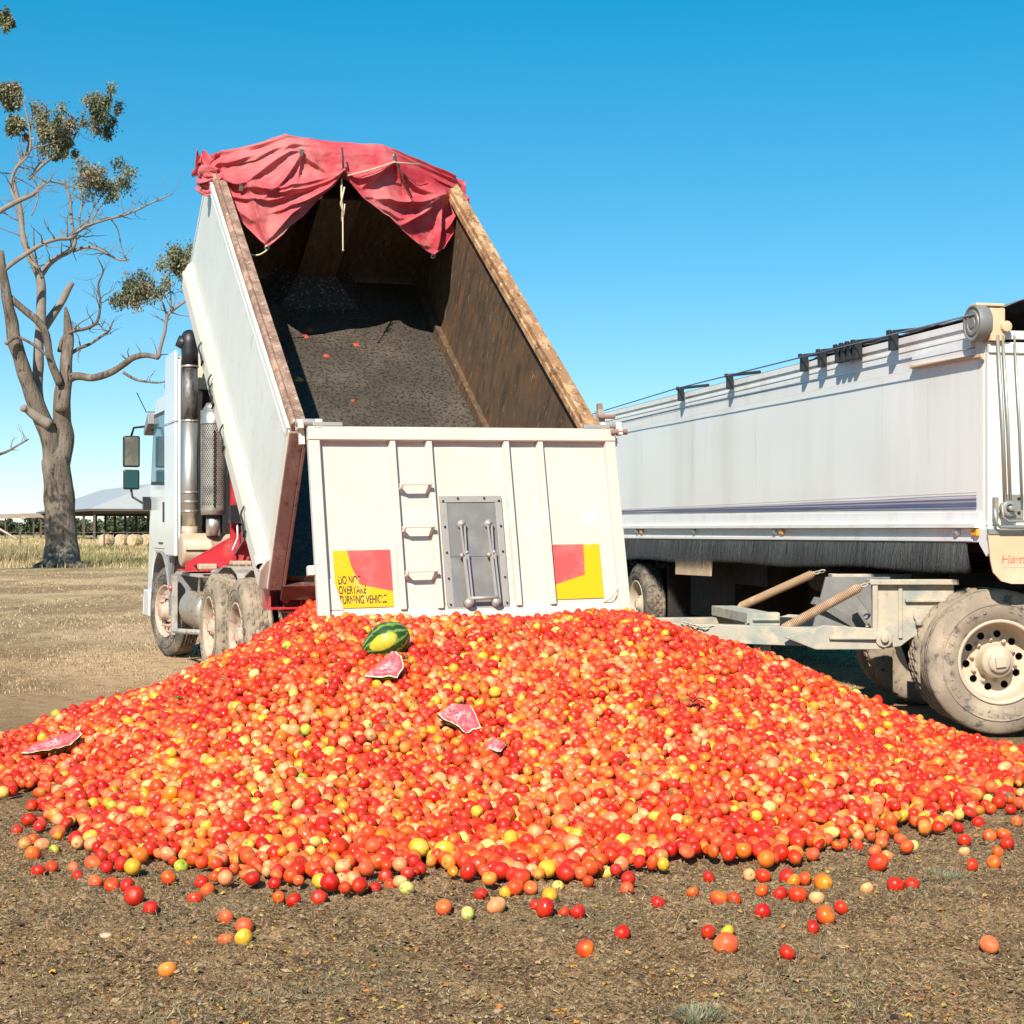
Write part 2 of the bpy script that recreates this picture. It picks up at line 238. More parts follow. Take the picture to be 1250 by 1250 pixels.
# ------------------------------------------------------------------ helpers
def tag(o, label=None, cat=None, group=None, kind=None):
    if label: o['label'] = label
    if cat: o['category'] = cat
    if group: o['group'] = group
    if kind: o['kind'] = kind
    return o
def empty(name, loc=(0, 0, 0), rz=0, **k):
    o = bpy.data.objects.new(name, None); COL.objects.link(o); o.location = loc; o.rotation_euler = (0, 0, rz); o.empty_display_size = .2
    return tag(o, **k)
def px(x, y, Y):
    return Vector(((x - 625) / 1900 * Y, Y, CAMH + (645 - y) / 1900 * Y))
class MB:
    def __init__(s): s.v = []; s.f = []; s.m = []; s.s = []
    def add(s, vs, fs, mi=0, smooth=False, T=None):
        o = len(s.v)
        s.v += [tuple(T @ Vector(v)) for v in vs] if T is not None else [tuple(v) for v in vs]
        for f in fs: s.f.append([i + o for i in f]); s.m.append(mi); s.s.append(smooth)
        return s
    def box(s, a, b, mi=0, T=None):
        x0, y0, z0 = a; x1, y1, z1 = b
        if x0 > x1: x0, x1 = x1, x0
        if y0 > y1: y0, y1 = y1, y0
        if z0 > z1: z0, z1 = z1, z0
        v = [(x0, y0, z0), (x1, y0, z0), (x1, y1, z0), (x0, y1, z0), (x0, y0, z1), (x1, y0, z1), (x1, y1, z1), (x0, y1, z1)]
        return s.add(v, [(0, 3, 2, 1), (4, 5, 6, 7), (0, 1, 5, 4), (1, 2, 6, 5), (2, 3, 7, 6), (3, 0, 4, 7)], mi, False, T)
    def beam(s, p, q, w, h, mi=0, T=None, up=(0, 0, 1)):
        p = Vector(p); q = Vector(q); d = (q - p).normalized(); u = Vector(up)
        r = d.cross(u).normalized(); u = r.cross(d).normalized()
        v = []
        for c in (p, q):
            for a, b in ((-1, -1), (1, -1), (1, 1), (-1, 1)): v.append(c + r * a * w / 2 + u * b * h / 2)
        return s.add(v, [(0, 1, 2, 3), (7, 6, 5, 4), (0, 4, 5, 1), (1, 5, 6, 2), (2, 6, 7, 3), (3, 7, 4, 0)], mi, False, T)
    def prism(s, poly, axis, a, b, mi=0, T=None, smooth=False):
        n = len(poly)
        def pt(p, t):
            return {'x': (t, p[0], p[1]), 'y': (p[0], t, p[1]), 'z': (p[0], p[1], t)}[axis]
        v = [pt(p, a) for p in poly] + [pt(p, b) for p in poly]
        f = [tuple(range(n))[::-1], tuple(range(n, 2 * n))] + [(i, (i + 1) % n, (i + 1) % n + n, i + n) for i in range(n)]
        return s.add(v, f, mi, smooth, T)
    def tube(s, pts, rad, n=8, mi=0, T=None, caps=True, smooth=True):
        pts = [Vector(p) for p in pts]; k = len(pts)
        if not hasattr(rad, '__len__'): rad = [rad] * k
        v = []; f = []
        ref = Vector((0, 0, 1)); d0 = (pts[1] - pts[0]).normalized()
        if abs(d0.dot(ref)) > .9: ref = Vector((1, 0, 0))
        nrm = d0.cross(ref).normalized()
        for i in range(k):
            d = (pts[min(i + 1, k - 1)] - pts[max(i - 1, 0)])
            d = d.normalized() if d.length > 1e-9 else d0
            nrm = (nrm - d * nrm.dot(d)); nrm = nrm.normalized() if nrm.length > 1e-6 else d.orthogonal().normalized()
            bi = d.cross(nrm)
            for j in range(n):
                a = 2 * math.pi * j / n
                v.append(pts[i] + (nrm * math.cos(a) + bi * math.sin(a)) * rad[i])
        for i in range(k - 1):
            for j in range(n): f.append((i * n + j, i * n + (j + 1) % n, (i + 1) * n + (j + 1) % n, (i + 1) * n + j))
        if caps: f.append(tuple(range(n))[::-1]); f.append(tuple(range((k - 1) * n, k * n)))
        return s.add(v, f, mi, smooth, T)
    def lathe(s, prof, n=32, mi=0, T=None, smooth=True, rfun=None):
        """profile of (x, r) about the local x axis"""
        v = []; f = []; k = len(prof)
        for j in range(n):
            a = 2 * math.pi * j / n
            for i, (x, r) in enumerate(prof):
                if rfun: r = rfun(i, j, x, r)
                v.append((x, r * math.cos(a), r * math.sin(a)))
        for j in range(n):
            for i in range(k - 1):
                f.append((j * k + i, j * k + i + 1, ((j + 1) % n) * k + i + 1, ((j + 1) % n) * k + i))
        return s.add(v, f, mi, smooth, T)
    def build(s, name, mats, parent=None, loc=None, rot=None, bevel=0, sharp=None):
        me = bpy.data.meshes.new(name); me.from_pydata([tuple(x) for x in s.v], [], s.f)
        if not isinstance(mats, (list, tuple)): mats = [mats]
        for m in mats: me.materials.append(M[m] if isinstance(m, str) else m)
        me.polygons.foreach_set('material_index', s.m); me.polygons.foreach_set('use_smooth', s.s)
        me.validate(); me.update()
        if sharp: me.set_sharp_from_angle(angle=R(sharp))
        o = bpy.data.objects.new(name, me); COL.objects.link(o)
        if parent is not None: o.parent = parent
        if loc: o.location = loc
        if rot: o.rotation_euler = rot
        if bevel:
            b = o.modifiers.new('bevel', 'BEVEL'); b.width = bevel; b.segments = 2; b.limit_method = 'ANGLE'; b.angle_limit = R(40)
        return o
def copy_tree(o, parent=None):
    c = o.copy(); COL.objects.link(c); c.parent = parent
    for ch in list(o.children): copy_tree(ch, c)
    return c
def npmesh(name, verts, tris, mats, col=None, smooth=False, parent=None, nper=3):
    """verts (n,3), tris (m,nper)"""
    me = bpy.data.meshes.new(name)
    me.vertices.add(len(verts)); me.vertices.foreach_set('co', np.asarray(verts, np.float32).ravel())
    m = len(tris); me.loops.add(m * nper); me.loops.foreach_set('vertex_index', np.asarray(tris, np.int32).ravel())
    me.polygons.add(m); me.polygons.foreach_set('loop_start', np.arange(0, m * nper, nper, dtype=np.int32))
    try: me.polygons.foreach_set('loop_total', np.full(m, nper, np.int32))
    except Exception: pass
    me.polygons.foreach_set('use_smooth', np.full(m, smooth))
    for x in (mats if isinstance(mats, (list, tuple)) else [mats]): me.materials.append(M[x])
    if col is not None:
        a = me.color_attributes.new('col', 'FLOAT_COLOR', 'POINT')
        c = np.ones((len(verts), 4), np.float32); c[:, :3] = col; a.data.foreach_set('color', c.ravel())
    me.update(calc_edges=True); me.validate()
    o = bpy.data.objects.new(name, me); COL.objects.link(o)
    if parent is not None: o.parent = parent
    return o

# ------------------------------------------------------------------ setting: the ground
EDGE = [(0, .85), (.9, .645), (1.4, .53), (2.0, .37), (2.5, .275), (3.0, .19), (3.7, .095), (4.3, .035), (4.6, 0), (9, 0)]
ex, ey = np.array([e[0] for e in EDGE]), np.array([e[1] for e in EDGE])
def pile_h(X, Y):
    X = np.asarray(X, float); Y = np.asarray(Y, float)
    dx = np.maximum(0, np.abs(X + .27) - 1.08)
    dx = np.where(X > .8, dx * 1.40, dx * 1.66)
    rx = np.maximum(0, np.abs(X + .27) - 1.08)
    dy = np.maximum(0, 11.0 - Y) + np.maximum(0, Y - (12.75 - rx * 1.1)) * 2.4
    d = (dx ** 1.28 + dy ** 1.28) ** (1 / 1.28)
    d = d + .13 * np.sin(X * 2.3 + 1) + .10 * np.sin(Y * 1.9 + X * 1.1) + .05 * np.sin(X * 6.1 + Y * 3.3)
    return np.interp(d, ex, ey), d
def ground_h(X, Y):
    z = .012 * np.sin(X * .9 + 1.3) * np.sin(Y * .7) + .006 * np.sin(X * 3.1 + Y * 2.2)
    return z - .012
def micro(x, y):
    return noise.noise((x * 4.5, y * 4.5, 1)) * .012 + noise.noise((x * 13, y * 13, 5)) * .016 + max(-.1, noise.noise((x * 29, y * 29, 9)) - .05) * .028 + noise.noise((x * 55, y * 55, 13)) * .011
def gz(X, Y):
    out = ground_h(X, Y)
    for i in range(len(X)):
        x, y = X[i], Y[i]
        if y < 9.5: out[i] += micro(x, y)
    return out
def build_ground():
    xs = np.concatenate([-np.geomspace(3000, 4.2, 46)[:-1], np.linspace(-4.2, -2.5, 60)[:-1], np.linspace(-2.5, 2.5, 400), np.linspace(2.5, 4.2, 60)[1:], np.geomspace(4.2, 3000, 46)[1:]])
    ys = np.concatenate([-np.geomspace(300, 3.6, 14)[:-1], np.linspace(-3.6, 3.4, 12)[:-1], np.linspace(3.4, 4.2, 20)[:-1], np.linspace(4.2, 7.2, 260)[:-1], np.linspace(7.2, 8.5, 50)[:-1], np.linspace(8.5, 20, 90)[:-1], np.geomspace(20, 4500, 60)])
    GX, GY = np.meshgrid(xs, ys)
    Z = ground_h(GX, GY)
    nearm = (np.abs(GX) < 4.3) & (GY > 3.3) & (GY < 9.5)
    zz = np.zeros_like(Z)
    idx = np.argwhere(nearm)
    for i, j in idx:
        x, y = GX[i, j], GY[i, j]
        zz[i, j] = micro(x, y)
    Z = Z + zz
    Z = np.where(GY > 25, ground_h(GX, GY) * 1.0, Z)
    h, w_ = GX.shape
    V = np.stack([GX.ravel(), GY.ravel(), Z.ravel()], 1)
    a = (np.arange(h - 1)[:, None] * w_ + np.arange(w_ - 1)[None, :]).ravel()
    Q = np.stack([a, a + 1, a + w_ + 1, a + w_], 1)
    return npmesh('ground', V, Q, 'ground', smooth=True, nper=4)
tag(build_ground(), kind='structure', label='brown dry paddock dirt with tyre marks and straw')

# ------------------------------------------------------------------ wheels
def tyre_prof(Rr, wd, lip):
    """x from 0 (outer face) to wd"""
    return [(.035, lip), (.012, lip + .02), (.0, lip + .09), (.006, Rr * .80), (.02, Rr * .90), (.038, Rr * .965), (.052, Rr), (.075, Rr), (.078, Rr - .012), (.086, Rr - .012), (.089, Rr),
            (.118, Rr + .002), (.121, Rr - .012), (.129, Rr - .012), (.132, Rr + .003), (wd - .132, Rr + .003), (wd - .129, Rr - .012), (wd - .121, Rr - .012), (wd - .118, Rr + .002),
            (wd - .089, Rr), (wd - .086, Rr - .012), (wd - .078, Rr - .012), (wd - .075, Rr), (wd - .052, Rr), (wd - .038, Rr * .965), (wd - .02, Rr * .90), (wd - .0, lip + .09), (wd - .035, lip)]
def tyre_mesh(mt, Rr=.52, wd=.28, lip=.295, blocks=True, n=108):
    b = MB()
    def rf(i, j, x, r):
        if blocks and r > Rr - .005:
            if (j + (i // 4) % 2) % 3 == 0: return r - .013
        return r
    pr = tyre_prof(Rr, wd, lip)
    b.lathe(pr, n, 0, smooth=False if blocks else True, rfun=rf)
    b.s = [True if (f[0] % len(pr)) < 5 or (f[0] % len(pr)) > 21 else not blocks for f in b.f]
    b.lathe([(.003, lip + .115), (-.003, lip + .12), (.0, lip + .127)], n, 0)
    # raised lettering band ribs on the sidewall
    for k in range(36):
        if k % 9 in (0, 1, 5): continue
        a0 = k * math.pi / 18; T = Matrix.Rotation(a0, 4, 'X')
        b.box((-.004, -.013, lip + .07), (.004, .013, lip + .10), 0, T)
    return b
def disc_with_holes(b, x, r0, r1, holes, hr, hrad, mi, th=.012):
    """annulus r0..r1 at x with round holes, a thin wall inside every hole"""
    sec = 2 * math.pi / holes; n = 16
    for h in range(holes):
        a0 = h * sec; bound = []
        corners = [(r0, a0 - sec / 2), (r1, a0 - sec / 2), (r1, a0 + sec / 2), (r0, a0 + sec / 2)]
        path = []
        for (ra, aa), (rb, ab) in zip(corners, corners[1:] + corners[:1]):
            for q in range(4): path.append((ra + (rb - ra) * q / 4, aa + (ab - aa) * q / 4))
        cy, cz = hr * math.cos(a0), hr * math.sin(a0)
        P = [(x, r * math.cos(a), r * math.sin(a)) for r, a in path]
        H = []
        for p in P:
            an = math.atan2(p[2] - cz, p[1] - cy); H.append((x, cy + hrad * math.cos(an), cz + hrad * math.sin(an)))
        H2 = [(x + th, y, z) for _, y, z in H]
        k = len(P); f = []
        for i in range(k):
            j = (i + 1) % k; f.append((i, j, k + j, k + i)); f.append((k + i, k + j, 2 * k + j, 2 * k + i))
        b.add(P + H + H2, f, mi, False)
def nuts(b, x, r, n, mi, s=.016, l=.03):
    for k in range(n):
        a = 2 * math.pi * (k + .5) / n
        c = (0, r * math.cos(a), r * math.sin(a))
        b.tube([(x, c[1], c[2]), (x - l, c[1], c[2])], s, 6, mi, smooth=False)
        b.tube([(x - l, c[1], c[2]), (x - l - .012, c[1], c[2])], s * .5, 6, mi, smooth=False)
def make_wheel(parent, kind, tmat, rmat, blocks=True, Rr=.52, wd=.28):
    """kind: deep (outer of a dual pair), inner, front. outer face at local x = 0, axle along +x"""
    lip = .295; b = MB()
    if kind == 'deep':
        b.lathe([(.03, lip + .004), (.012, lip + .012), (.008, lip), (.016, lip - .014), (.05, lip - .022), (.17, lip - .03), (.195, lip - .045), (.198, lip - .06)], 64, 0)
        disc_with_holes(b, .198, .13, lip - .058, 10, .195, .028, 0)
        b.lathe([(.198, .132), (.190, .125), (.08, .118), (.055, .108), (.055, .08), (.03, .078), (.02, .07), (.02, .0)], 32, 0)
        nuts(b, .198, .158, 10, 0); nuts(b, .198, .158, 10, 0, .024, .006)
        b.lathe([(.26, .0), (.26, lip - .03)], 32, 1)
        b.box((.0, -.035, -.035), (.02, .035, .035), 0)
    elif kind == 'inner':
        b.lathe([(.03, lip + .004), (.012, lip + .012), (.02, lip - .014), (.12, lip - .04), (.12, 0)], 40, 0)
        b.lathe([(wd - .03, lip), (wd - .03, 0)], 24, 1)
    else:
        b.lathe([(.03, lip + .004), (.012, lip + .012), (.008, lip), (.02, lip - .014), (.07, lip - .03), (.075, lip - .045)], 64, 0)
        disc_with_holes(b, .055, .15, lip - .05, 10, .213, .024, 0)
        b.lathe([(.075, lip - .045), (.055, lip - .05)], 64, 0)
        b.lathe([(.055, .13), (.03, .105), (-.02, .085), (-.045, .07), (-.05, .04), (-.05, 0)], 32, 0)
        nuts(b, .055, .17, 10, 2, .018, .045)
        b.lathe([(.2, .0), (.2, lip - .03)], 32, 1)
    o = b.build('wheel', [rmat, 'under', 'rim_pink'], parent)
    tb = tyre_mesh(tmat, Rr, wd, lip, blocks); tb.build('tyre', tmat, o, sharp=None)
    return o
def place_wheel(w_, parent, loc, side=-1, yaw=0, spin=0):
    o = copy_tree(w_, parent); o.location = loc
    o.rotation_euler = (spin, 0, (math.pi if side > 0 else 0) + yaw); return o

# ------------------------------------------------------------------ the tipping truck
YAW = R(21.4); TILT = 37.2; ROLL = -.9
truck = empty('dump_truck', (-.714, 12.77, 0), YAW, label='white tipper truck with raised body and dropped cream tailgate behind the tomato heap', cat='dump truck')

BH = 1.55; BW = 1.225; BL = 5.0; TOPL = 4.42
body_rot = (R(TILT), R(ROLL), 0)
from mathutils import Euler
Rb = (Matrix.Rotation(R(ROLL), 4, 'Y') @ Matrix.Rotation(R(TILT), 4, 'X'))
Bm = Matrix.Translation((-.07, 0, 1.03)) @ Matrix.Rotation(R(-1.3), 4, 'Z') @ Rb
side_poly = [(0, .02), (4.84, .02), (4.95, .08), (BL, .2), (TOPL + .05, 1.52), (0, 1.52)]
b = MB()
for sx in (-1, 1):
    b.prism(side_poly, 'x', sx * BW, sx * (BW - .035), 0)
    # pressed seam below the rim, proud of the side sheet
    b.beam((sx * (BW + .006), .05, 1.40), (sx * (BW + .006), TOPL + .05, 1.40), .016, .02, 0)
    b.beam((sx * (BW + .012), .0, 1.49), (sx * (BW + .012), TOPL + .04, 1.49), .03, .06, 0)
b.box((-BW + .036, .0, .0), (BW - .036, 4.92, .05), 1)
# head sheet with the chamfered arch
arch = [(-BW, 1.50), (-.55, 1.86), (.45, 1.86), (BW, 1.50)]
def head_y(z): return BL - .02 - (z - .2) * (BL - TOPL - .02) / 1.32
hv = [(-BW, head_y(.06), .06), (BW, head_y(.06), .06)] + [(x, head_y(z), z) for x, z in reversed(arch)]
hv2 = [(x, y - .04, z) for x, y, z in hv]
n_ = len(hv)
b.add(hv + hv2, [tuple(range(n_)), tuple(range(n_, 2 * n_))[::-1]] + [(i, i + n_, (i + 1) % n_ + n_, (i + 1) % n_) for i in range(n_)], 0)
for x in (-.4, .4): b.box((x - .06, .15, -.16), (x + .06, 4.6, -.002), 2)
for k in range(8): b.box((-BW + .04, .2 + k * .58, -.09), (BW - .04, .27 + k * .58, -.003), 1)
body = b.build('dump_body', ['body_white', 'under', 'maroon'], truck); body.matrix_local = Bm
body['label'] = 'dented off-white tipper body raised at a steep angle'
def bchild(mb, name, mats, **k): return mb.build(name, mats, body, **k)
# rims
for sx, mt in ((-1, 'rim_rust'), (1, 'rim_bright')):
    b = MB(); x0, x1 = (sx * (BW + .005), sx * (BW - .115))
    x1 += sx * (.0 if sx < 0 else .015); b.box((x0, -.02, 1.522), (x1, TOPL, 1.57), 0)
    b.tube([(sx * (BW - .02), -.02 + q * TOPL / 24, 1.568 + .004 * math.sin(q * 2.1)) for q in range(25)], .022, 8, 0) if sx < 0 else None
    b.box((sx * (BW - .075), 0, 1.46), (sx * (BW - .115), TOPL, 1.52), 0)
    bchild(b, 'rim', mt, bevel=.006)
# coaming beam along the bottom edge
for sx in (-1, 1):
    b = MB(); x = sx * BW
    poly = [(x + sx * .002, -.02), (x + sx * .075, -.02), (x + sx * .085, .02), (x + sx * .085, .17), (x + sx * .045, .27), (x + sx * .002, .30)]
    b.prism(poly, 'y', .0, 4.86, 0)
    b.tube([(x + sx * .04, 4.7, .12), (x + sx * .04, 4.90, .14)], .05, 10, 0)
    bchild(b, 'lower_beam', 'beam_cream', bevel=.01)
# liners
b = MB(); b.prism([(0, .08), (4.97, .08), (TOPL + .02, 1.46), (0, 1.46)], 'x', BW - .037, BW - .052, 0)
b.box((BW - .11, .03, .10), (BW - .053, 4.5, .20), 0); bchild(b, 'side_liner', 'rust_wall')
b = MB(); b.prism([(0, .08), (4.97, .08), (TOPL + .02, 1.46), (0, 1.46)], 'x', -BW + .037, -BW + .052, 0); bchild(b, 'side_liner', 'rust_wall')
b = MB(); b.box((-BW + .053, .01, .052), (BW - .053, 4.93, .10), 0); bchild(b, 'floor', 'bin_floor')
hb = MB(); hv3 = [(x * .958, y - .05, z - .03) for x, y, z in hv]; hv4 = [(x, y - .012, z) for x, y, z in hv3]
hb.add(hv3 + hv4, [tuple(range(n_)), tuple(range(n_, 2 * n_))[::-1]] + [(i, i + n_, (i + 1) % n_ + n_, (i + 1) % n_) for i in range(n_)], 0)
bchild(hb, 'head_liner', 'rust_wall')
# hoist tunnel on the head wall with flared foot
TX = .02
b = MB()
yb = head_y(.1) - .06; yt = head_y(1.5) - .06
v = [(TX - .20, yb - .30, .30), (TX + .20, yb - .30, .30), (TX + .20, yt - .24, 1.42), (TX - .20, yt - .24, 1.42),
     (TX - .34, yb - .02, .30), (TX + .34, yb - .02, .30), (TX + .26, yt, 1.42), (TX - .26, yt, 1.42)]
b.add(v, [(0, 1, 2, 3), (0, 3, 7, 4), (1, 5, 6, 2), (3, 2, 6, 7)], 0)
b.add([(TX - .20, yb - .30, .30), (TX + .20, yb - .30, .30), (TX + .34, yb - .02, .30), (TX - .34, yb - .02, .30), (TX - .42, yb - .66, .101), (TX + .42, yb - .66, .101), (TX + .5, yb - .1, .101), (TX - .5, yb - .1, .101)],
      [(0, 4, 5, 1), (1, 5, 6, 2), (0, 3, 7, 4)], 1)
b.box((TX - .42, yb - .70, .101), (TX + .42, yb - .655, .112), 1)
bchild(b, 'hoist_tunnel', ['rust_wall', 'salt'])
# rear corner posts
for sx in (-1, 1):
    b = MB(); b.box((sx * (BW + .012), -.04, -.0), (sx * (BW - .1), -.001, 1.5), 0)
    b.box((sx * (BW + .014), -.03, .0), (sx * (BW + .002), .10, 1.50), 1)
    b.box((sx * (BW - .10), -.04, .0), (sx * (BW - .13), .05, 1.45), 0)
    bchild(b, 'rear_post', ['post', 'cream'], bevel=.006)
b = MB(); b.box((-BW + .1, -.05, -.1), (BW - .1, -.002, .05), 0); bchild(b, 'floor_sill', 'maroon', bevel=.006)
for sx in (-1, 1):
    b = MB(); b.tube([(sx * (BW + .08), .02, .2), (sx * (BW + .08), .13, .2)], .034, 16, 0, caps=False); b.tube([(sx * (BW + .08), .02, .2), (sx * (BW + .08), .13, .2)], .024, 16, 1, caps=False)
    b.box((sx * (BW + .03), .1, .17), (sx * (BW + .09), .18, .23), 0)
    bchild(b, 'pivot_tube', ['cream', 'under'])
# tarp tie hooks bent from rod along the coaming
hk = MB(); x = -BW - .088
hk.tube([(x, .05, .21), (x - .03, .0, .19), (x - .035, -.02, .17), (x - .02, -.05, .13), (x - .02, -.14, .10), (x - .02, -.15, .05), (x, -.08, .055), (x - .01, -.14, .10)], .008, 6, 0)
hook0 = bchild(hk, 'tie_hook', 'under'); hook0.location = (0, .75, 0)
for y in (1.95, 2.62, 2.75, 3.35): c = hook0.copy(); COL.objects.link(c); c.parent = body; c.location = (0, y, (.0 if y != 2.75 else .03)); c.rotation_euler = (R(rnd.uniform(-12, 12)), 0, 0)
for y, s_ in ((.62, .05), (1.55, .035), (3.0, .03)):
    b = MB(); b.box((x - .001, y, -.02), (x - .006, y + s_, .03), 0); bchild(b, 'drain_slot', 'dark')
# splashed tomato scraps stuck inside the bin (joined, tiny)
b = MB()
for (sx_, sy_, rr_, mi) in [(-.46, 2.95, .06, 1), (.33, 1.85, .035, 0), (.36, .95, .03, 0), (-.18, 3.9, .05, 0), (-.24, 3.78, .04, 0), (.25, 3.62, .04, 0), (-.1, 3.4, .03, 0), (-.52, 3.28, .03, 0), (-.35, 2.2, .02, 0), (.1, 1.2, .022, 0), (.35, 1.35, .02, 1), (-.5, 1.6, .02, 0), (.0, 2.6, .018, 0)]:
    vs_ = []; k = 9
    for j in range(k): a = 2 * math.pi * j / k; q = rr_ * rnd.uniform(.4, 1.35); vs_.append((sx_ + q * math.cos(a), sy_ + q * math.sin(a) * 1.3, .103))
    vs_.append((sx_, sy_, .103 + rr_ * .5)); b.add(vs_, [(j, (j + 1) % k, k) for j in range(k)], mi, True)
M['scrap'] = mat('squashed_tomato', (.42, .05, .025), .5, layers=[((.5, .2, .08), 60, .5, .65, 5)])
M['scrap_y'] = mat('squashed_yellow_tomato', (.55, .30, .04), .5, layers=[((.4, .12, .05), 40, .5, .6, 5)])
o = bchild(b, 'tomato_scraps', ['scrap', 'scrap_y']); o['kind'] = 'stuff'

# hoist ram
b = MB(); b.tube([(0, 4.5, .95), (0, 4.15, 2.2)], .12, 20, 0); b.tube([(0, 4.15, 2.2), (0, 3.85, 3.2)], .09, 20, 1); b.tube([(0, 3.85, 3.2), (0, 3.72, 3.65)], .065, 20, 1)
b.build('hoist_ram', ['under', 'steel'], truck)

# tailgate, hanging from its top hinges and pushed out at the bottom by the load
GW, GH = 2.46, 1.47
gate = None
b = MB()
ti = .14   # rail sizes
b.box((-GW / 2, -.07, -.10), (GW / 2, .0, .0), 0)                       # top rail
b.box((-GW / 2, -.062, -GH), (-GW / 2 + .085, .0, -.101), 0)             # left stile
b.box((GW / 2 - .085, -.062, -GH), (GW / 2, .0, -.101), 0)
b.prism([(-.062, -GH), (-.062, -GH + .05), (-.012, -GH + .12), (0, -GH + .12), (0, -GH)], 'x', -GW / 2 + .086, GW / 2 - .086, 0)
b.prism([(-GW / 2 + .086, -GH + .12), (-GW / 2 + .086, -GH + .36), (-GW / 2 + .14, -GH + .34), (-GW / 2 + .20, -GH + .12)], 'y', -.02, -.008, 0)
tg = b.build('tailgate', 'gate', truck, bevel=.007)
tg.matrix_local = Matrix.Translation((0, 0, 1.03)) @ Rb @ Matrix.Translation((0, -.075, 1.565)) @ Rb.inverted() @ Matrix.Rotation(R(ROLL), 4, 'Y') @ Matrix.Rotation(R(-10.5), 4, 'X')
tg['label'] = 'cream tailgate hanging open with warning signs and grey hatch'
def gch(mb, name, mats, **k): return mb.build(name, mats, tg, **k)
U = lambda u: u - GW / 2
def gate_sheet():
    b = MB(); nx, nz_ = 60, 34; x0, x1, z0, z1 = -GW / 2 + .084, GW / 2 - .084, -GH + .02, -.098
    vs_ = []
    for j in range(nz_ + 1):
        for i in range(nx + 1):
            x = x0 + (x1 - x0) * i / nx; z = z0 + (z1 - z0) * j / nz_
            vs_.append((x, -.006 + .005 * noise.noise((x * 2.3, z * 2.0, 3)), z))
    b.add(vs_, [(j * (nx + 1) + i, j * (nx + 1) + i + 1, (j + 1) * (nx + 1) + i + 1, (j + 1) * (nx + 1) + i) for j in range(nz_) for i in range(nx)], 0, True)
    b.box((x0, .004, z0), (x1, .02, z1), 1)
    return b
gch(gate_sheet(), 'panel', ['gate', 'under'])
ribu = [.64, .925, 1.545, 1.825]
rib0 = None
for u in ribu:
    if rib0 is None:
        b = MB(); b.prism([(-.026, -.012), (-.02, -.058), (.02, -.058), (.026, -.012)], 'z', -GH + .105, -.101, 0); rib0 = gch(b, 'rib', 'gate', bevel=.004); rib0.location.x = U(u)
    else:
        c = rib0.copy(); COL.objects.link(c); c.parent = tg; c.location = (U(u), 0, 0)
        c.modifiers  # the bevel travels with the copy
rg = MB(); rg.tube([(-.115, 0, 0), (-.115, -.10, 0), (.105, -.10, 0)], .013, 8, 0); rg.tube([(.105, -.10, 0), (.105, 0, -.05)], .013, 8, 0); rg.tube([(-.115, -.10, 0), (-.115, 0, -.05)], .013, 8, 0)
rg.box((-.118, -.115, -.012), (.108, -.10, .012), 0)
r0 = gch(rg, 'rung', 'gate'); r0.location = (U(.79), -.01, -.44)
for z in (-.76, -1.09): c = r0.copy(); COL.objects.link(c); c.parent = tg; c.location = (U(.79), -.01, z)
# hatch
hu0, hu1, hz0, hz1 = .985, 1.475, -1.40, -.52
b = MB()
b.box((U(hu0), -.03, hz1 - .05), (U(hu1), -.008, hz1), 0); b.box((U(hu0), -.03, hz0), (U(hu1), -.008, hz0 + .04), 0)
b.box((U(hu0), -.03, hz0 + .041), (U(hu0) + .05, -.008, hz1 - .051), 0); b.box((U(hu1) - .05, -.03, hz0 + .041), (U(hu1), -.008, hz1 - .051), 0)
for k in range(5):
    z = hz0 + .06 + k * (hz1 - hz0 - .1) / 4
    for x in (U(hu0) + .022, U(hu1) - .022): b.tube([(x, -.03, z), (x, -.040, z)], .009, 6, 1, smooth=False)
for x in (U(hu0) + .14, U(hu1) - .14): b.tube([(x, -.03, hz1 - .02), (x, -.040, hz1 - .02)], .009, 6, 1, smooth=False)
gch(b, 'hatch_frame', ['hatch_frame', 'under'], bevel=.002)
b = MB(); zs = -.985
b.box((U(hu0) + .05, -.022, zs + .002), (U(hu1) - .05, -.009, hz1 - .051), 0)
b.box((U(hu0) + .05, -.028, hz0 + .041), (U(hu1) - .05, -.009, zs), 0); b.box((U(hu0) + .05, -.026, zs - .004), (U(hu1) - .05, -.01, zs + .004), 1)
gch(b, 'hatch_door', ['hatch', 'under'])
lv = MB()
lv.tube([(0, -.03, -.74), (0, -.03, -.74 + .001), (0, -.075, -.74)], .030, 10, 0); lv.tube([(0, -.055, -.74), (0, -.08, -.74)], .018, 8, 0)
lv.beam((-.012, -.07, -.75), (.0, -.07, -1.01), .014, .012, 0, up=(0, 1, 0)); lv.beam((.018, -.07, -.75), (.014, -.07, -1.01), .012, .012, 0, up=(0, 1, 0))
lv.tube([(-.02, -.06, -.98), (-.02, -.085, -.98)], .018, 8, 0); lv.tube([(.02, -.06, -.96), (.02, -.085, -.96)], .014, 8, 0)
lv.beam((-.006, -.078, -.96), (.01, -.078, -1.33), .022, .014, 0, up=(0, 1, 0)); lv.beam((.024, -.078, -.96), (.036, -.078, -1.33), .012, .014, 0, up=(0, 1, 0))
lv.tube([(.01, -.03, -1.335), (.01, -.095, -1.335)], .034, 10, 0)
l0 = gch(lv, 'latch_lever', 'hatch_frame'); l0.location.x = U(1.13)
c = l0.copy(); COL.objects.link(c); c.parent = tg; c.location = (U(1.13) + .215, 0, 0)
b = MB(); b.tube([(U(1.13) + .02, -.085, -1.305), (U(1.35) + .02, -.085, -1.305)], .014, 8, 0); gch(b, 'latch_handle', 'hatch_frame')
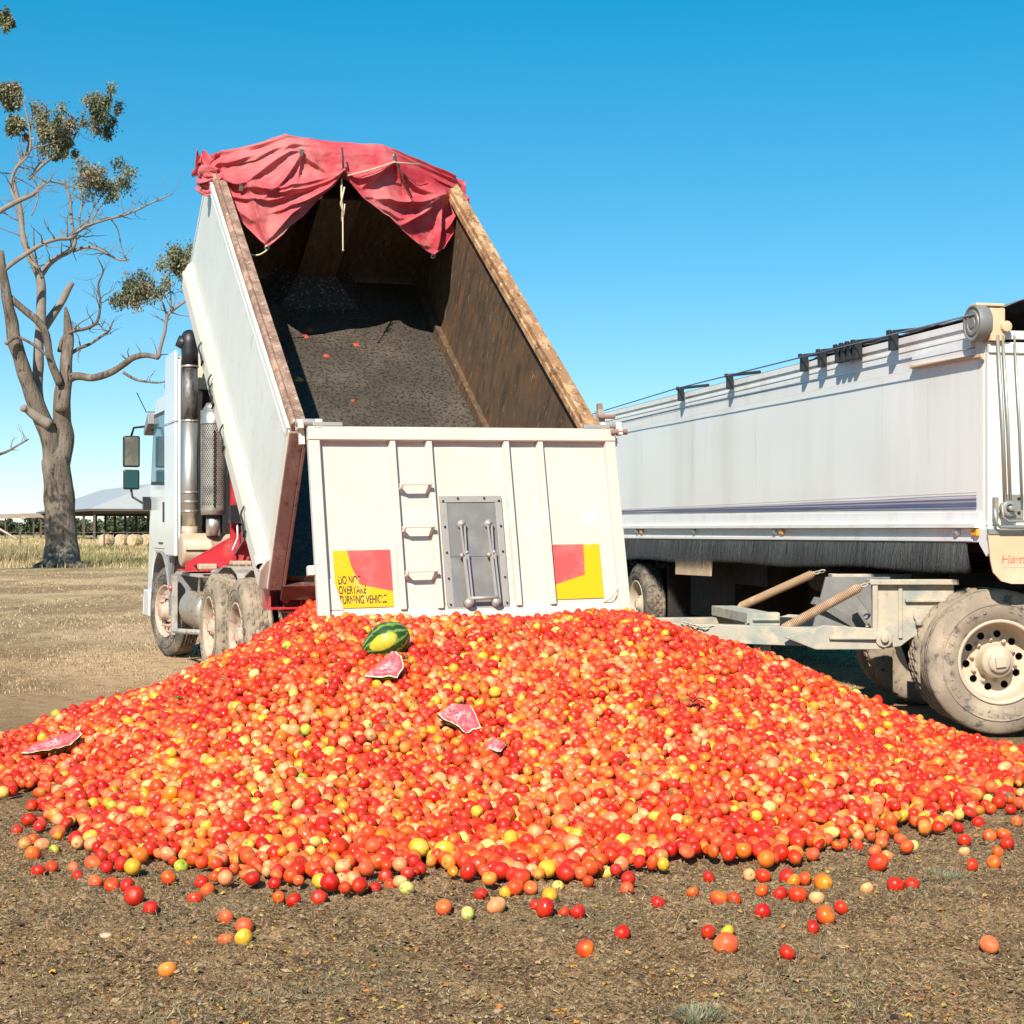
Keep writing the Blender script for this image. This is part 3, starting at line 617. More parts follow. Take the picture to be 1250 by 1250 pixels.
# warning signs, flat print
def text_mesh(body_, size, xs=1.0, bold=0):
    cu = bpy.data.curves.new('t', 'FONT'); cu.body = body_; cu.size = size; cu.offset = bold; cu.space_line = .86
    ob = bpy.data.objects.new('t', cu); COL.objects.link(ob); bpy.context.view_layer.update()
    me = bpy.data.meshes.new_from_object(ob.evaluated_get(bpy.context.evaluated_depsgraph_get()))
    vs_ = [(v.co.x * xs, v.co.y) for v in me.vertices]; fs_ = [tuple(p.vertices) for p in me.polygons]
    bpy.data.objects.remove(ob); bpy.data.curves.remove(cu); bpy.data.meshes.remove(me); return vs_, fs_
def sign(u0, u1, z0, z1, redpoly, text):
    b = MB(); y = -.0135
    b.box((U(u0), y, z0), (U(u1), y + .006, z1), 0)
    W_, H_ = u1 - u0, z1 - z0
    b.prism([(U(u0) + p * W_, z0 + q * H_) for p, q in redpoly], 'y', y - .0015, y - .0005, 1)
    if text:
        vs_, fs_ = text_mesh(text, .084, .50, .0012)
        b.add([(U(u0) + .022 + x, y - .0032, z0 + .175 + z) for x, z in vs_], fs_, 2)
    return gch(b, 'warning_sign', ['yellow_sign', 'red_sign', 'sign_black'])
sign(.145, .575, -1.335, -.915, [(.24, 1), (1, 1), (1, .27), (.44, .40), (.30, .72)], 'DO NOT\nOVERTAKE\nTURNING VEHICLE')
sign(1.862, 2.262, -1.325, -.905, [(0, 1), (.66, 1), (.64, .44), (0, .27)], None)
# hinges on the two top corners, latch post
for sx in (-1, 1):
    b = MB(); x = sx * (GW / 2 - .02)
    b.tube([(x - .10, -.035, .035), (x + .10, -.035, .035)], .028, 12, 0); b.box((x - .09, -.07, -.015), (x - .05, .03, .05), 1); b.box((x + .04, -.07, -.02), (x + .09, .03, .055), 1)
    b.box((x + sx * .03, .0, -.12), (x + sx * .07, .04, .03), 1); b.box((x - sx * .02, -.074, .001), (x - sx * .24, -.02, .03), 0)
    if sx > 0:
        b.box((x - .08, -.02, .02), (x - .03, .05, .17), 0); b.box((x - .075, -.01, .171), (x - .035, .03, .22), 2); b.tube([(x - .1, -.05, .1), (x + .04, -.05, .1)], .018, 8, 2)
        b.tube([(x - .02, -.08, -.03), (x + .12, -.08, -.03)], .022, 10, 2); b.box((x + .04, -.10, -.055), (x + .075, -.05, -.0), 1)
    gch(b, 'hinge', ['hatch_frame', 'cream', 'post'], bevel=.003)
b = MB(); b.box((-GW / 2 - .05, -.03, -GH + .38), (-GW / 2 - .002, .03, -GH + .45), 0); gch(b, 'latch_lug', 'cream', bevel=.004)
b = MB(); b.tube([(GW / 2 - .22, -.02, -GH + .10), (GW / 2 - .16, -.06, -GH + .13), (GW / 2 - .10, -.05, -GH + .20), (GW / 2 - .06, -.03, -GH + .28)], .006, 6, 0); gch(b, 'tie_wire', 'tan_metal')

# chassis
b = MB()
for sx in (-1, 1): b.box((sx * .38, -.25, .72), (sx * .46, 7.1, .98), 0)
for y in (-.2, 1.0, 2.25, 3.5, 4.8): b.box((-.379, y, .76), (.379, y + .08, .94), 0)
b.box((-1.15, .12, .80), (1.15, .30, .97), 0)
for y in (1.6, 2.9, 6.1): b.tube([(-.9, y, .52), (.9, y, .52)], .07, 10, 0)
for y in (1.6, 2.9): b.lathe([(-.2, .05), (-.12, .2), (.12, .2), (.2, .05)], 20, 0, Matrix.Translation((0, y, .52)))
b.build('chassis', 'maroon', truck, bevel=.006)
for sx in (-1, 1):
    b = MB(); x = sx * 1.27
    b.box((x, .10, .83), (sx * 1.0, .36, .85), 0); b.box((x, .10, .851), (x - sx * .015, .36, .99), 0); b.box((sx * 1.0, .10, .851), (sx * 1.015, .36, 1.0), 0); b.box((x, .345, .851), (sx * 1.016, .36, .99), 0)
    b.tube([(sx * 1.14, .14, .92), (sx * 1.14, .06, .92)], .035, 12, 0)
    b.build('rear_bracket', 'red', truck, bevel=.003)
# wheels: front steered, two dual drive axles
M['rim_dirty'] = mat('grimy_truck_rim', (.46, .36, .27), .65, layers=[((.55, .33, .25), 12, .5, .6, 8), ((.2, .13, .09), 16, .54, .68, 9)], bump=(30, .2, .004))
wf = make_wheel(truck, 'front', 'tyre', 'rim_dirty', blocks=False); wf.location = (-1.17, 6.1, .52); wf.rotation_euler = (R(20), 0, R(13))
place_wheel(wf, truck, (1.17, 6.1, .52), 1, R(13))
wd_ = make_wheel(truck, 'deep', 'tyre_tan', 'rim_dirty'); wi_ = make_wheel(truck, 'inner', 'tyre_tan', 'rim_tan')
first = True
for y in (1.6, 2.9):
    for sx in (-1, 1):
        if first: wd_.location = (-1.25, y, .52); wi_.location = (-.92, y, .52); first = False
        else: place_wheel(wd_, truck, (sx * 1.25, y, .52), sx, 0, y); place_wheel(wi_, truck, (sx * .92, y, .52), sx, 0, y)
# mudguard strips over the drive wheels
for sx in (-1, 1):
    b = MB()
    xa, xb = sx * 1.06, sx * .62
    pr = [(2.25 + (2.9 - 2.25) * 0 - .25, 1.06), (2.25, .93), (2.25 + .25, 1.06)]
    top = [(.95, .86), (1.15, 1.02), (1.4, 1.10), (1.8, 1.10), (2.05, 1.04), (2.25, .90), (2.45, 1.04), (2.7, 1.10), (3.1, 1.10), (3.4, 1.03), (3.6, .88)]
    vs_ = [(xa, y, z) for y, z in top] + [(xb, y, z) for y, z in top] + [(xa, y, z + .012) for y, z in top] + [(xb, y, z + .012) for y, z in top]
    k = len(top); fs_ = []
    for i in range(k - 1): fs_ += [(i, i + 1, k + i + 1, k + i), (2 * k + i, 3 * k + i, 3 * k + i + 1, 2 * k + i + 1), (i, 2 * k + i, 2 * k + i + 1, i + 1)]
    b.add(vs_, fs_, 0, False); b.build('mudguard', 'guard_grey', truck)
# cab
CY0 = 4.95
b = MB()
prof = [(CY0, 1.19), (5.35, 1.19), (5.48, 1.08), (5.62, 1.19), (6.55, 1.19), (6.75, .98), (6.80, .46), (7.38, .46), (7.45, .6), (7.45, 1.2), (7.40, 1.9), (7.12, 2.82), (6.9, 3.02), (CY0, 3.02)]
prof = [(CY0, 1.19), (6.62, 1.19), (6.78, .98), (6.80, .46), (7.18, .46), (7.22, .6), (7.10, 1.2), (7.0, 1.9), (6.72, 2.82), (6.5, 3.02), (CY0, 3.02)]
b.prism(prof, 'x', -1.20, 1.20, 0)
b.prism([(CY0 + .05, 3.021), (6.3, 3.021), (6.0, 3.3), (5.6, 3.45), (CY0 + .05, 3.5)], 'x', -.98, .98, 0)
cab = b.build('cab', 'cab', truck, bevel=.03)
b = MB(); b.box((-1.15, CY0 - .012, 1.2), (1.15, CY0 - .002, 3.0), 0); b.build('cab_back', 'under', truck)
b = MB(); b.prism([(CY0 + .0, 2.95), (CY0 + .0, 3.36), (CY0 + .03, 3.36), (CY0 + .03, 2.6)], 'x', -1.0, -.86, 0); b.box((-1.20, CY0 - .03, 2.45), (-1.02, CY0 - .015, 3.35), 0); b.build('fairing_bracket', 'cab_cream', truck)
# side fairing fin, two sheets with a joint
b = MB()
b.prism([(4.72, 1.18), (5.42, 1.18), (5.46, 2.62), (4.74, 2.62)], 'x', -1.27, -1.235, 0)
b.prism([(4.74, 2.63), (5.46, 2.63), (5.40, 3.36), (5.34, 3.40), (4.78, 3.40), (4.74, 3.36)], 'x', -1.27, -1.235, 0)
b.box((-1.234, 4.74, 1.25), (-1.2, 4.78, 3.3), 0); b.box((-1.234, 5.36, 1.25), (-1.205, 5.40, 3.3), 0)
b.build('side_fairing', 'cab', truck, bevel=.012)
b = MB(); b.prism([(4.72, 1.18), (5.42, 1.18), (5.46, 3.36), (4.74, 3.36)], 'x', 1.27, 1.235, 0); b.build('side_fairing', 'cab', truck, bevel=.012)
# door with window, handle, seams
for sx in (-1, 1):
    b = MB(); X0, X1 = sx * 1.203, sx * 1.212
    b.prism([(5.62, 1.25), (6.6, 1.25), (6.92, 1.6), (6.88, 2.0), (5.62, 1.96)], 'x', X0, X1, 0); d = b.build('door', 'cab', truck, bevel=.006)
    b = MB(); b.prism([(5.70, 2.0), (6.80, 2.04), (6.58, 2.78), (5.72, 2.78)], 'x', sx * 1.203, sx * 1.214, 0); b.build('window', 'glass', d)
    b = MB(); b.prism([(5.66, 1.97), (6.88, 2.0), (6.64, 2.83), (5.68, 2.83)], 'x', sx * 1.201, sx * 1.207, 0); b.build('window_frame', 'dark', d)
    b = MB(); b.box((sx * 1.213, 5.72, 1.55), (sx * 1.235, 5.80, 1.78), 0); b.box((sx * 1.213, 5.9, 1.30), (sx * 1.22, 6.2, 1.32), 0); b.build('handle', 'dark', d)
b = MB(); b.prism([(7.02, 1.98), (6.735, 2.84), (6.70, 2.84), (6.97, 1.95)], 'x', -1.1, 1.1, 0); b.build('windscreen', 'glass', truck)
b = MB(); b.box((-1.1, 7.05, .95), (1.1, 7.19, 1.70), 0); [b.box((-1.0, 7.191, 1.0 + k * .1), (1.0, 7.205, 1.04 + k * .1), 0) for k in range(6)]; b.build('grille', 'dark', truck)
for sx in (-1, 1): b = MB(); b.box((sx * .75, 7.20, .66), (sx * 1.1, 7.24, .84), 0); b.build('headlight', 'lens', truck)
b = MB(); b.box((-1.24, 6.82, .42), (-1.203, 7.24, .74), 0); b.box((1.24, 6.82, .42), (1.203, 7.24, .74), 0); b.box((-1.24, 7.241, .42), (1.24, 7.30, .64), 0); b.build('bumper', 'cab', truck, bevel=.02)
b = MB(); b.prism([(6.62, 2.72), (6.98, 2.60), (7.0, 2.66), (6.66, 2.86)], 'x', -1.28, 1.28, 0); b.build('sun_visor', 'rubberflap', truck, bevel=.01)
b = MB()
arc = [(6.1 + .64 * math.cos(a), .56 + .64 * math.sin(a)) for a in np.linspace(R(15), R(165), 14)]
pts_o = [(-1.22, y, z) for y, z in arc] + [(-.75, y, z) for y, z in arc]
k = len(arc); b.add(pts_o, [(i, i + 1, k + i + 1, k + i) for i in range(k - 1)], 0)
b.prism([(5.50, .50), (5.56, .50), (5.62, 1.18), (5.28, 1.18), (5.44, .9)], 'x', -1.20, -1.17, 0)
b.box((-1.2, 5.40, .55), (-.8, 5.43, 1.15), 0)
b.build('front_mudguard', 'rubberflap', truck, bevel=0)
# mirrors
b = MB(); b.tube([(-1.2, 6.78, 2.66), (-1.26, 6.95, 2.71), (-1.38, 7.10, 2.70), (-1.41, 7.1, 2.6)], .014, 8, 0); b.build('mirror_arm', 'dark', truck)
b = MB(); b.tube([(-1.2, 6.85, 1.78), (-1.25, 6.98, 1.76), (-1.39, 7.12, 1.86), (-1.41, 7.1, 1.95)], .014, 8, 0)
b.prism([(6.80, 1.70), (6.92, 1.70), (6.92, 1.86), (6.80, 1.82)], 'x', -1.30, -1.2, 0)
ma = b.build('mirror_arm', 'dark', truck)
for (z0, z1, w_) in ((2.22, 2.60, .20), (1.95, 2.19, .19)):
    b = MB(); b.box((-1.41 - w_ / 2, 7.05, z0), (-1.41 + w_ / 2, 7.13, z1), 0); m_ = b.build('mirror_head', 'dark', truck, bevel=.02)
    b = MB(); b.box((-1.41 - w_ / 2 + .02, 7.046, z0 + .02), (-1.41 + w_ / 2 - .02, 7.049, z1 - .02), 0); b.build('mirror_glass', 'mirror_glass' if z0 > 2.2 else 'mirror_teal', m_)
b = MB(); b.tube([(-1.18, 6.7, 2.87), (-1.26, 6.9, 2.88), (-1.36, 7.0, 3.12)], .006, 5, 0); b.build('aerial', 'dark', truck)
# exhaust stack and perforated muffler guard
b = MB(); sx_, sy_ = -1.15, 4.5
b.tube([(sx_, sy_, 1.50), (sx_, sy_, 1.62), (sx_, sy_, 1.63), (sx_, sy_, 2.62)], [.078, .078, .088, .088], 24, 0); b.tube([(sx_, sy_, 2.62), (sx_, sy_, 3.22)], .084, 24, 1)
for z in (1.66, 1.76, 1.86, 2.62, 3.2): b.lathe([(-.012, .084), (-.012, .093), (.012, .093), (.012, .084)], 24, 0, Matrix.Translation((sx_, sy_, z)) @ Matrix.Rotation(R(90), 4, 'Y'))
b.tube([(sx_, sy_, 1.38), (sx_, sy_, 1.50)], .085, 20, 2)
st = b.build('exhaust_stack', ['steel', 'sooty', 'tan_metal'], truck)
b = MB(); b.tube([(sx_, sy_, 3.215), (sx_, sy_, 3.34), (sx_, sy_, 3.44), (sx_, sy_ + .01, 3.50), (sx_ - .015, sy_ + .05, 3.56)], [.090, .090, .098, .105, .06], 20, 0)
b.tube([(sx_ - .02, sy_, 3.43), (sx_ - .13, sy_ + .02, 3.475)], [.08, .06], 14, 0); b.tube([(sx_, sy_, 3.36), (sx_ + .05, sy_, 3.5), (sx_ + .10, sy_, 3.56)], [.07, .05, .03], 12, 0)
b.build('rain_cap', 'dark', st)
b = MB(); mx_, my_ = -.94, 4.28
b.lathe([(0, 0), (0, .13), (.0, .13), (.10, .13)], 32, 0, Matrix.Translation((mx_, my_, 1.62)) @ Matrix.Rotation(R(-90), 4, 'Y'))
b.tube([(mx_, my_, 1.62), (mx_, my_, 2.72)], .118, 24, 1)
b.tube([(mx_, my_, 1.40), (mx_, my_, 1.62)], .075, 20, 2); b.tube([(mx_, my_, 2.72), (mx_, my_, 2.80)], [.12, .07], 20, 2)
mf = b.build('muffler', ['mesh_steel', 'under', 'steel'], truck)
# perforated shell: a wire-like grid of holes cut as diamonds (joined)
def perf(r, z0, z1, nA, nZ, cx, cy):
    V = []; F = []; t = .20
    for j in range(nZ):
        for i in range(nA):
            a0 = 2 * math.pi * (i + (j % 2) * .5) / nA; da = math.pi / nA; zc = z0 + (z1 - z0) * (j + .5) / nZ; dz = (z1 - z0) / nZ
            O = [(a0 - da, zc), (a0, zc - dz), (a0 + da, zc), (a0, zc + dz)]; I = [(a0 + (a - a0) * .66, zc + (z - zc) * .66) for a, z in O]
            o = len(V)
            for a, z in O + I: V.append((cx + r * math.cos(a), cy + r * math.sin(a), min(max(z, z0), z1)))
            F += [(o, o + 1, o + 5, o + 4), (o + 1, o + 2, o + 6, o + 5), (o + 2, o + 3, o + 7, o + 6), (o + 3, o, o + 4, o + 7)]
    b = MB(); b.add(V, F, 0); return b
o = perf(.132, 1.66, 2.58, 34, 44, mx_, my_).build('perforated_guard', 'mesh_steel', mf); o['kind'] = 'stuff'
b = MB(); b.lathe([(0, .134), (.14, .134), (.14, .02)], 32, 0, Matrix.Translation((mx_, my_, 2.58)) @ Matrix.Rotation(R(-90), 4, 'Y')); b.box((mx_ - .02, my_ - .142, 1.7), (mx_ + .0, my_ - .134, 2.5), 1); b.build('guard_collar', ['steel', 'under'], mf)
# horizontal drum, red gussets and frame
b = MB(); T = Matrix.Translation((-1.26, 4.42, 1.25))
b.lathe([(0, 0), (0, .15), (.01, .17), (.03, .178), (.28, .178), (.285, .183), (.30, .183), (.305, .178), (.56, .178), (.60, .16), (.62, .0)], 40, 0, T)
b.beam((-1.23, 4.235, 1.25), (-.68, 4.235, 1.25), .012, .012, 1)
b.build('air_tank_drum', ['tan_metal', 'under'], truck)
b = MB(); b.tube([(-.66, 4.3, 1.27), (-.45, 4.25, 1.22), (-.3, 4.25, 1.1)], [.12, .10, .06], 16, 0); b.build('inlet_duct', 'tan_metal', truck)
b = MB(); b.add([(-1.25, 4.18, 1.05), (-.62, 4.12, 1.05), (-.56, 4.12, 1.12), (-.72, 4.13, 1.36), (-.80, 4.13, 1.38), (-1.24, 4.18, 1.12)] + [(x, y + .02, z) for x, y, z in [(-1.25, 4.18, 1.05), (-.62, 4.12, 1.05), (-.56, 4.12, 1.12), (-.72, 4.13, 1.36), (-.80, 4.13, 1.38), (-1.24, 4.18, 1.12)]],
     [(0, 1, 2, 3, 4, 5), (11, 10, 9, 8, 7, 6)] + [(i, i + 6, (i + 1) % 6 + 6, (i + 1) % 6) for i in range(6)], 0)
b.box((-1.26, 4.15, 1.03), (-.5, 4.6, 1.048), 0)
for k in range(5): b.tube([(-1.15 + k * .11, 4.17 - .01 * k * .3, 1.09), (-1.15 + k * .11, 4.10, 1.09)], .010, 6, 1)
b.build('red_gusset', ['red', 'under'], truck)
b = MB(); b.box((-.80, 4.0, 1.05), (-.75, 4.10, 3.05), 0); b.box((-.745, 4.05, 1.0), (-.40, 4.12, 1.5), 0); b.beam((-.75, 4.05, 1.3), (-.4, 3.4, 1.75), .06, .12, 0); b.beam((-.5, 3.9, 1.1), (-.5, 2.4, 1.1), .16, .14, 0)
b.beam((-.62, 3.5, .98), (-.45, 3.3, 1.7), .09, .05, 0); b.box((-.8, 2.6, 1.02), (-.5, 3.9, 1.06), 0); b.box((.75, 4.0, 1.05), (.80, 4.10, 2.7), 0); b.box((-.74, 4.02, 2.75), (.74, 4.09, 2.83), 0)
b.build('headboard_frame', 'red', truck, bevel=.004)
b = MB(); b.box((-.84, 3.86, 1.53), (-.68, 3.98, 1.72), 0); b.tube([(-.72, 3.9, 1.55), (-.70, 3.88, 1.35), (-.80, 3.86, 1.2)], .013, 6, 0); b.tube([(-.76, 3.9, 1.55), (-.76, 3.88, 1.38), (-.82, 3.86, 1.25)], .013, 6, 1); b.build('junction_box', ['dark', 'steel'], truck, bevel=.003)
b = MB()
for k in range(7):
    a = k * .7; pts = [(-.86 + .05 * math.sin(a + t) + k * .03, 3.7 - t * .08, 1.10 + .05 * math.sin(t * 2.1 + a)) for t in np.linspace(0, 4, 14)]
    b.tube(pts, .012, 6, k % 3)
b.build('hose_bundle', ['dark', 'steel', 'red'], truck)
# round tanks between the axles
for (yy0, yy1, z, r, x) in ((3.75, 4.85, .62, .21, -1.0), (3.72, 4.6, .96, .10, -.9)):
    b = MB(); k = 8; pr = [(0, 0), (.0, r * .6), (.05, r * .95)]
    L_ = yy1 - yy0
    for q in range(k): pr += [(.06 + (L_ - .12) * q / k, r), (.06 + (L_ - .12) * (q + .82) / k, r), (.06 + (L_ - .12) * (q + .9) / k, r + .008)]
    pr += [(L_ - .05, r * .95), (L_, r * .6), (L_, 0)]
    b.lathe(pr, 28, 0, Matrix.Translation((x, yy0, z)) @ Matrix.Rotation(R(90), 4, 'Z')); b.build('air_tank', 'dirty_alu' if r > .15 else 'steel', truck)
b = MB(); b.box((-1.2, 3.7, .98), (-.7, 5.0, 1.01), 0); b.tube([(-1.19, 5.2, .35), (-1.2, 4.6, .38), (-1.1, 3.7, .42)], .03, 8, 0); b.box((-1.21, 5.25, .30), (-1.15, 5.33, .95), 0)
b.tube([(-1.17, 3.75, .98), (-1.15, 4.1, .6), (-1.1, 4.5, .42)], .014, 6, 1)
b.build('step_rack', ['guard_grey', 'steel'], truck, bevel=.004)
b = MB(); b.box((-1.2, 3.62, 1.063), (-1.02, 3.75, 1.12), 0); b.build('hinge_block', 'tan_metal', truck, bevel=.01)
b = MB(); b.box((-.98, 3.0, 1.12), (-.8, 3.2, 1.16), 0); b.build('hinge_block', 'tan_metal', truck, bevel=.01)
b = MB(); b.lathe([(0, .034), (-.02, .034), (-.03, .02), (-.032, 0)], 14, 0, Matrix.Translation((-1.215, 5.29, .82))); b.build('marker_lamp', 'lamp_red', truck)

# ------------------------------------------------------------------ tarpaulin bundled over the head of the body
bpy.context.view_layer.update()
BW_M = truck.matrix_world @ Bm
Ls = [(0, .18), (.05, .34), (.10, .50), (.15, .68), (.215, .92), (.27, .84), (.34, .68), (.41, .48), (.455, .38), (.475, .30), (.50, .34), (.55, .50), (.62, .62), (.70, .72), (.78, .80), (.84, .84), (.89, .72), (.94, .50), (.975, .34), (1.0, .26)]
def crest(s):
    x = -1.33 + 2.66 * s
    return x, float(np.interp(x, [-1.40, -1.2, -.55, .40, 1.2, 1.40], [1.50, 1.62, 1.93, 1.93, 1.58, 1.42]))
TIES = {'a': (.02, .06), 'b': (.13, .20), 'c': (.33, .03), 'n': (.475, .26), 'd': (.67, .06), 'e': (.90, .16), 'f': (.99, .10)}
CREASES = [  # from, to, sag, height, wide side, steep side
 ('a', 'n', .20, .075, .13, .045), ('b', 'n', .20, .085, .14, .04), ('b', (.215, .86), -.04, .07, .12, .05), ('n', (.235, .84), .05, .075, .13, .04), ('c', (.20, .42), .04, .08, .12, .035), ('c', (.43, .30), .03, .06, .09, .03), ('a', (.17, .66), .06, .06, .10, .04),
 ('n', (.27, .62), .10, .085, .12, .035), ('b', 'c', -.04, .06, .08, .03), ('c', (.30, .36), .0, .05, .08, .03), ('a', 'b', .05, .07, .08, .03), ((.08, .30), (.36, .44), .09, .06, .10, .03),
 ('n', 'd', .14, .085, .13, .04), ('n', (.80, .78), .16, .080, .12, .045), ('d', (.55, .40), .03, .075, .10, .035), ('d', (.74, .46), -.02, .06, .09, .03), ('e', (.60, .48), .05, .10, .14, .035), ('e', (.70, .66), .04, .09, .13, .035), ('e', (.85, .82), -.03, .08, .11, .04),
 ('d', 'e', .07, .065, .10, .035), ('n', (.70, .58), .10, .06, .10, .035), ('f', (.90, .55), .02, .07, .07, .03), ('e', (.78, .40), .02, .06, .09, .03)]
def seg_dist(PX, PV, a, c, sag):
    n = 14; T = np.linspace(0, 1, n); xs_ = a[0] * 2.66 + (c[0] - a[0]) * 2.66 * T; vs2 = a[1] + (c[1] - a[1]) * T + sag * 4 * T * (1 - T)
    best = np.full(PX.shape, 9.); side = np.zeros(PX.shape); tt = np.zeros(PX.shape)
    for i in range(n - 1):
        ax, av, bx, bv = xs_[i], vs2[i], xs_[i + 1], vs2[i + 1]; dx_, dv_ = bx - ax, bv - av; L2 = dx_ * dx_ + dv_ * dv_ + 1e-9
        t = np.clip(((PX - ax) * dx_ + (PV - av) * dv_) / L2, 0, 1); qx, qv = PX - ax - t * dx_, PV - av - t * dv_; d = np.hypot(qx, qv); m = d < best
        best = np.where(m, d, best); side = np.where(m, np.sign(dx_ * qv - dv_ * qx) * (1 if dx_ > 0 else -1), side); tt = np.where(m, (i + t) / (n - 1), tt)
    return best, side, tt
def tarp():
    nu, nv = 300, 150; V = []; F = []
    gdir = Vector((0, -math.sin(R(TILT)), -math.cos(R(TILT)))); odir = Vector((0, -math.cos(R(TILT)), math.sin(R(TILT))))
    S_ = np.linspace(0, 1, nu + 1); LL = np.interp(S_, [a for a, _ in Ls], [q for _, q in Ls]); T0 = .34
    K = np.clip((np.linspace(0, 1, nv + 1) - T0) / (1 - T0), 0, 1); PX = np.repeat((S_ * 2.66)[:, None], nv + 1, 1); PV = LL[:, None] * K[None, :]
    # wobble the measuring space so no crease runs dead straight
    WX = np.array([[noise.noise((PX[i, j] * 2.1, PV[i, j] * 2.1, 31)) for j in range(nv + 1)] for i in range(nu + 1)]); WV = np.array([[noise.noise((PX[i, j] * 2.4, PV[i, j] * 2.4, 37)) for j in range(nv + 1)] for i in range(nu + 1)])
    QX, QV = PX + WX * .07, PV + WV * .07; D = np.zeros(PX.shape)
    for a, c, sag, hgt, w1, w2 in CREASES:
        a = TIES.get(a, a) if isinstance(a, str) else a; c = TIES.get(c, c) if isinstance(c, str) else c
        d, sd, tt = seg_dist(QX, QV, a, c, sag); w_ = np.where(sd < 0, w1, w2) * (1.0 + .35 * np.sin(tt * 9 + a[0] * 20)); k = np.clip(1 - d / w_, 0, 1)
        D = np.maximum(D * .999, 0) + hgt * (k ** 1.35) * (np.clip(np.sin(np.pi * np.clip(tt * .92 + .04, 0, 1)), 0, 1) ** .45) * (1 - .5 * np.clip(D / .12, 0, 1))
    for i in range(nu + 1):
        s = S_[i]; x, zt = crest(s); yt = head_y(min(zt, 1.9)) - .02; L_ = LL[i] + .010 * noise.noise((s * 16, 0, 3))
        for j in range(nv + 1):
            t = j / nv
            if t < .12:
                k = t / .12; p = Vector((x, yt + .30 - .22 * k, zt - .22 + .20 * k)); o = Vector((0, 0, 1)); d = .02
            elif t < T0:
                k = (t - .12) / (T0 - .12); a = math.pi * .62 * k; r_ = .12
                p = Vector((x, yt + .08 - r_ * 1.1 * (1 - math.cos(a)), zt - .02 + .09 * math.sin(a) - .10 * k)); o = (Vector((0, -math.sin(a * .8), math.cos(a * .8)))).normalized()
                ph = k * 8.2 + .8 * noise.noise((s * 2.2, k * 1.5, 8)) + s * 1.3
                d = .062 * (1 - abs(math.sin(ph))) ** .8 * (.6 + .4 * math.sin(s * 7 + 1)) + .008 * noise.noise((s * 22, k * 6, 1)) + .05 * (1 - abs(noise.noise((s * 7, k * 2.2 + s * 4, 6))) * 2.4) * min(1, max(0, (.46 - s) / .22))
                d = max(-.02, d)
            else:
                k = K[j]; a = math.pi * .62; p0 = Vector((x, yt + .08 - .132 * (1 - math.cos(a)), zt - .02 + .09 * math.sin(a) - .10)); p = p0 + gdir * (L_ - .06) * k; o = odir
                d = .02 + float(D[i, j]) * 1.15 + .012 * noise.noise((s * 12, k * L_ * 6, 12)) + .006 * noise.noise((s * 40, k * L_ * 20, 4)) + (.012 if k > .97 else 0)
            p = p + o * d
            e = max(0, 1 - s / .10) + max(0, 1 - (1 - s) / .05)
            if e > 0: p = p + Vector((noise.noise((s * 40, t * 10, 1)) * .10 * e, noise.noise((s * 34, t * 12, 5)) * .15 * e, noise.noise((s * 34, t * 12, 9)) * .13 * e))
            V.append(p)
    for i in range(nu):
        for j in range(nv):
            a = i * (nv + 1) + j; F.append((a, a + 1, a + nv + 2, a + nv + 1))
    b = MB(); b.add(V, F, 0, True)
    o = b.build('tarpaulin', 'cloth'); sd = o.modifiers.new('thickness', 'SOLIDIFY'); sd.thickness = .004; return o
tp = tarp(); tp.matrix_world = BW_M
tag(tp, 'faded red tarpaulin bundled over the top of the raised tipper body with two drooping flaps', 'tarpaulin')
def tpc(mb, name, mats):
    o = mb.build(name, mats, tp); return o
g_ = Vector((0, -math.sin(R(TILT)), -math.cos(R(TILT)))); o_ = Vector((0, -math.cos(R(TILT)), math.sin(R(TILT))))
def tpt(s, hang, out=.1):
    x, zt = crest(s); return Vector((x, head_y(min(zt, 1.9)) - .02 + .08 - .132 * 1.37, zt - .04)) + g_ * hang + o_ * out
def droop(a, c, sag, n=12):
    return [a.lerp(c, t) + g_ * sag * 4 * t * (1 - t) for t in np.linspace(0, 1, n)]
b = MB(); b.tube(droop(tpt(.215, .88, .05), Vector((-1.08, 3.75, 1.2)), .12), .008, 6, 0); tpc(b, 'rope', 'rope')
b = MB(); b.tube([tpt(.476, .26, .08), tpt(.473, .42, .09), tpt(.477, .55, .09), tpt(.474, .66, .08)], .009, 6, 0); b.tube([tpt(.484, .34, .10), tpt(.469, .50, .10), tpt(.478, .62, .11), tpt(.484, .50, .1)], .008, 6, 0); b.tube([tpt(.477, .62, .09), tpt(.477, .92, .08), tpt(.478, .94, .08)], [.006, .006, .014], 6, 0); tpc(b, 'rope', 'rope')
b = MB(); b.tube([tpt(.49, .24, .13), tpt(.58, .17, .16), tpt(.66, .08, .17), tpt(.78, -.03, .15)], .007, 6, 0); tpc(b, 'rope', 'rope')
for s in (.474, .67):
    b = MB(); b.tube([tpt(s, -.02, .13), tpt(s, .06, .16), tpt(s + .002, .24 if s < .6 else .08, .15)], .009, 6, 0); tpc(b, 'tie_strap', 'black_strap')
b = MB(); b.tube([tpt(.67, .08, .17), tpt(.70, .20, .16), tpt(.735, .34, .17)], .006, 6, 0); tpc(b, 'tie_strap', 'black_strap')
for s, h in ((.33, .02), (.13, .22), (.67, .0)):
    p = tpt(s, h, .10); b = MB(); b.box((p.x - .018, p.y - .02, p.z - .05), (p.x + .018, p.y + .02, p.z + .02), 0); tpc(b, 'clamp', 'hatch_frame')
for s, h in ((.215, .89), (.84, .81), (.40, .46)):
    p = tpt(s, h - .03, .035); b = MB(); b.lathe([(-.004, .012), (-.004, .026), (.004, .026), (.004, .012)], 14, 0, Matrix.Translation(p) @ Matrix.Rotation(R(90), 4, 'Z')); tpc(b, 'eyelet', 'steel')

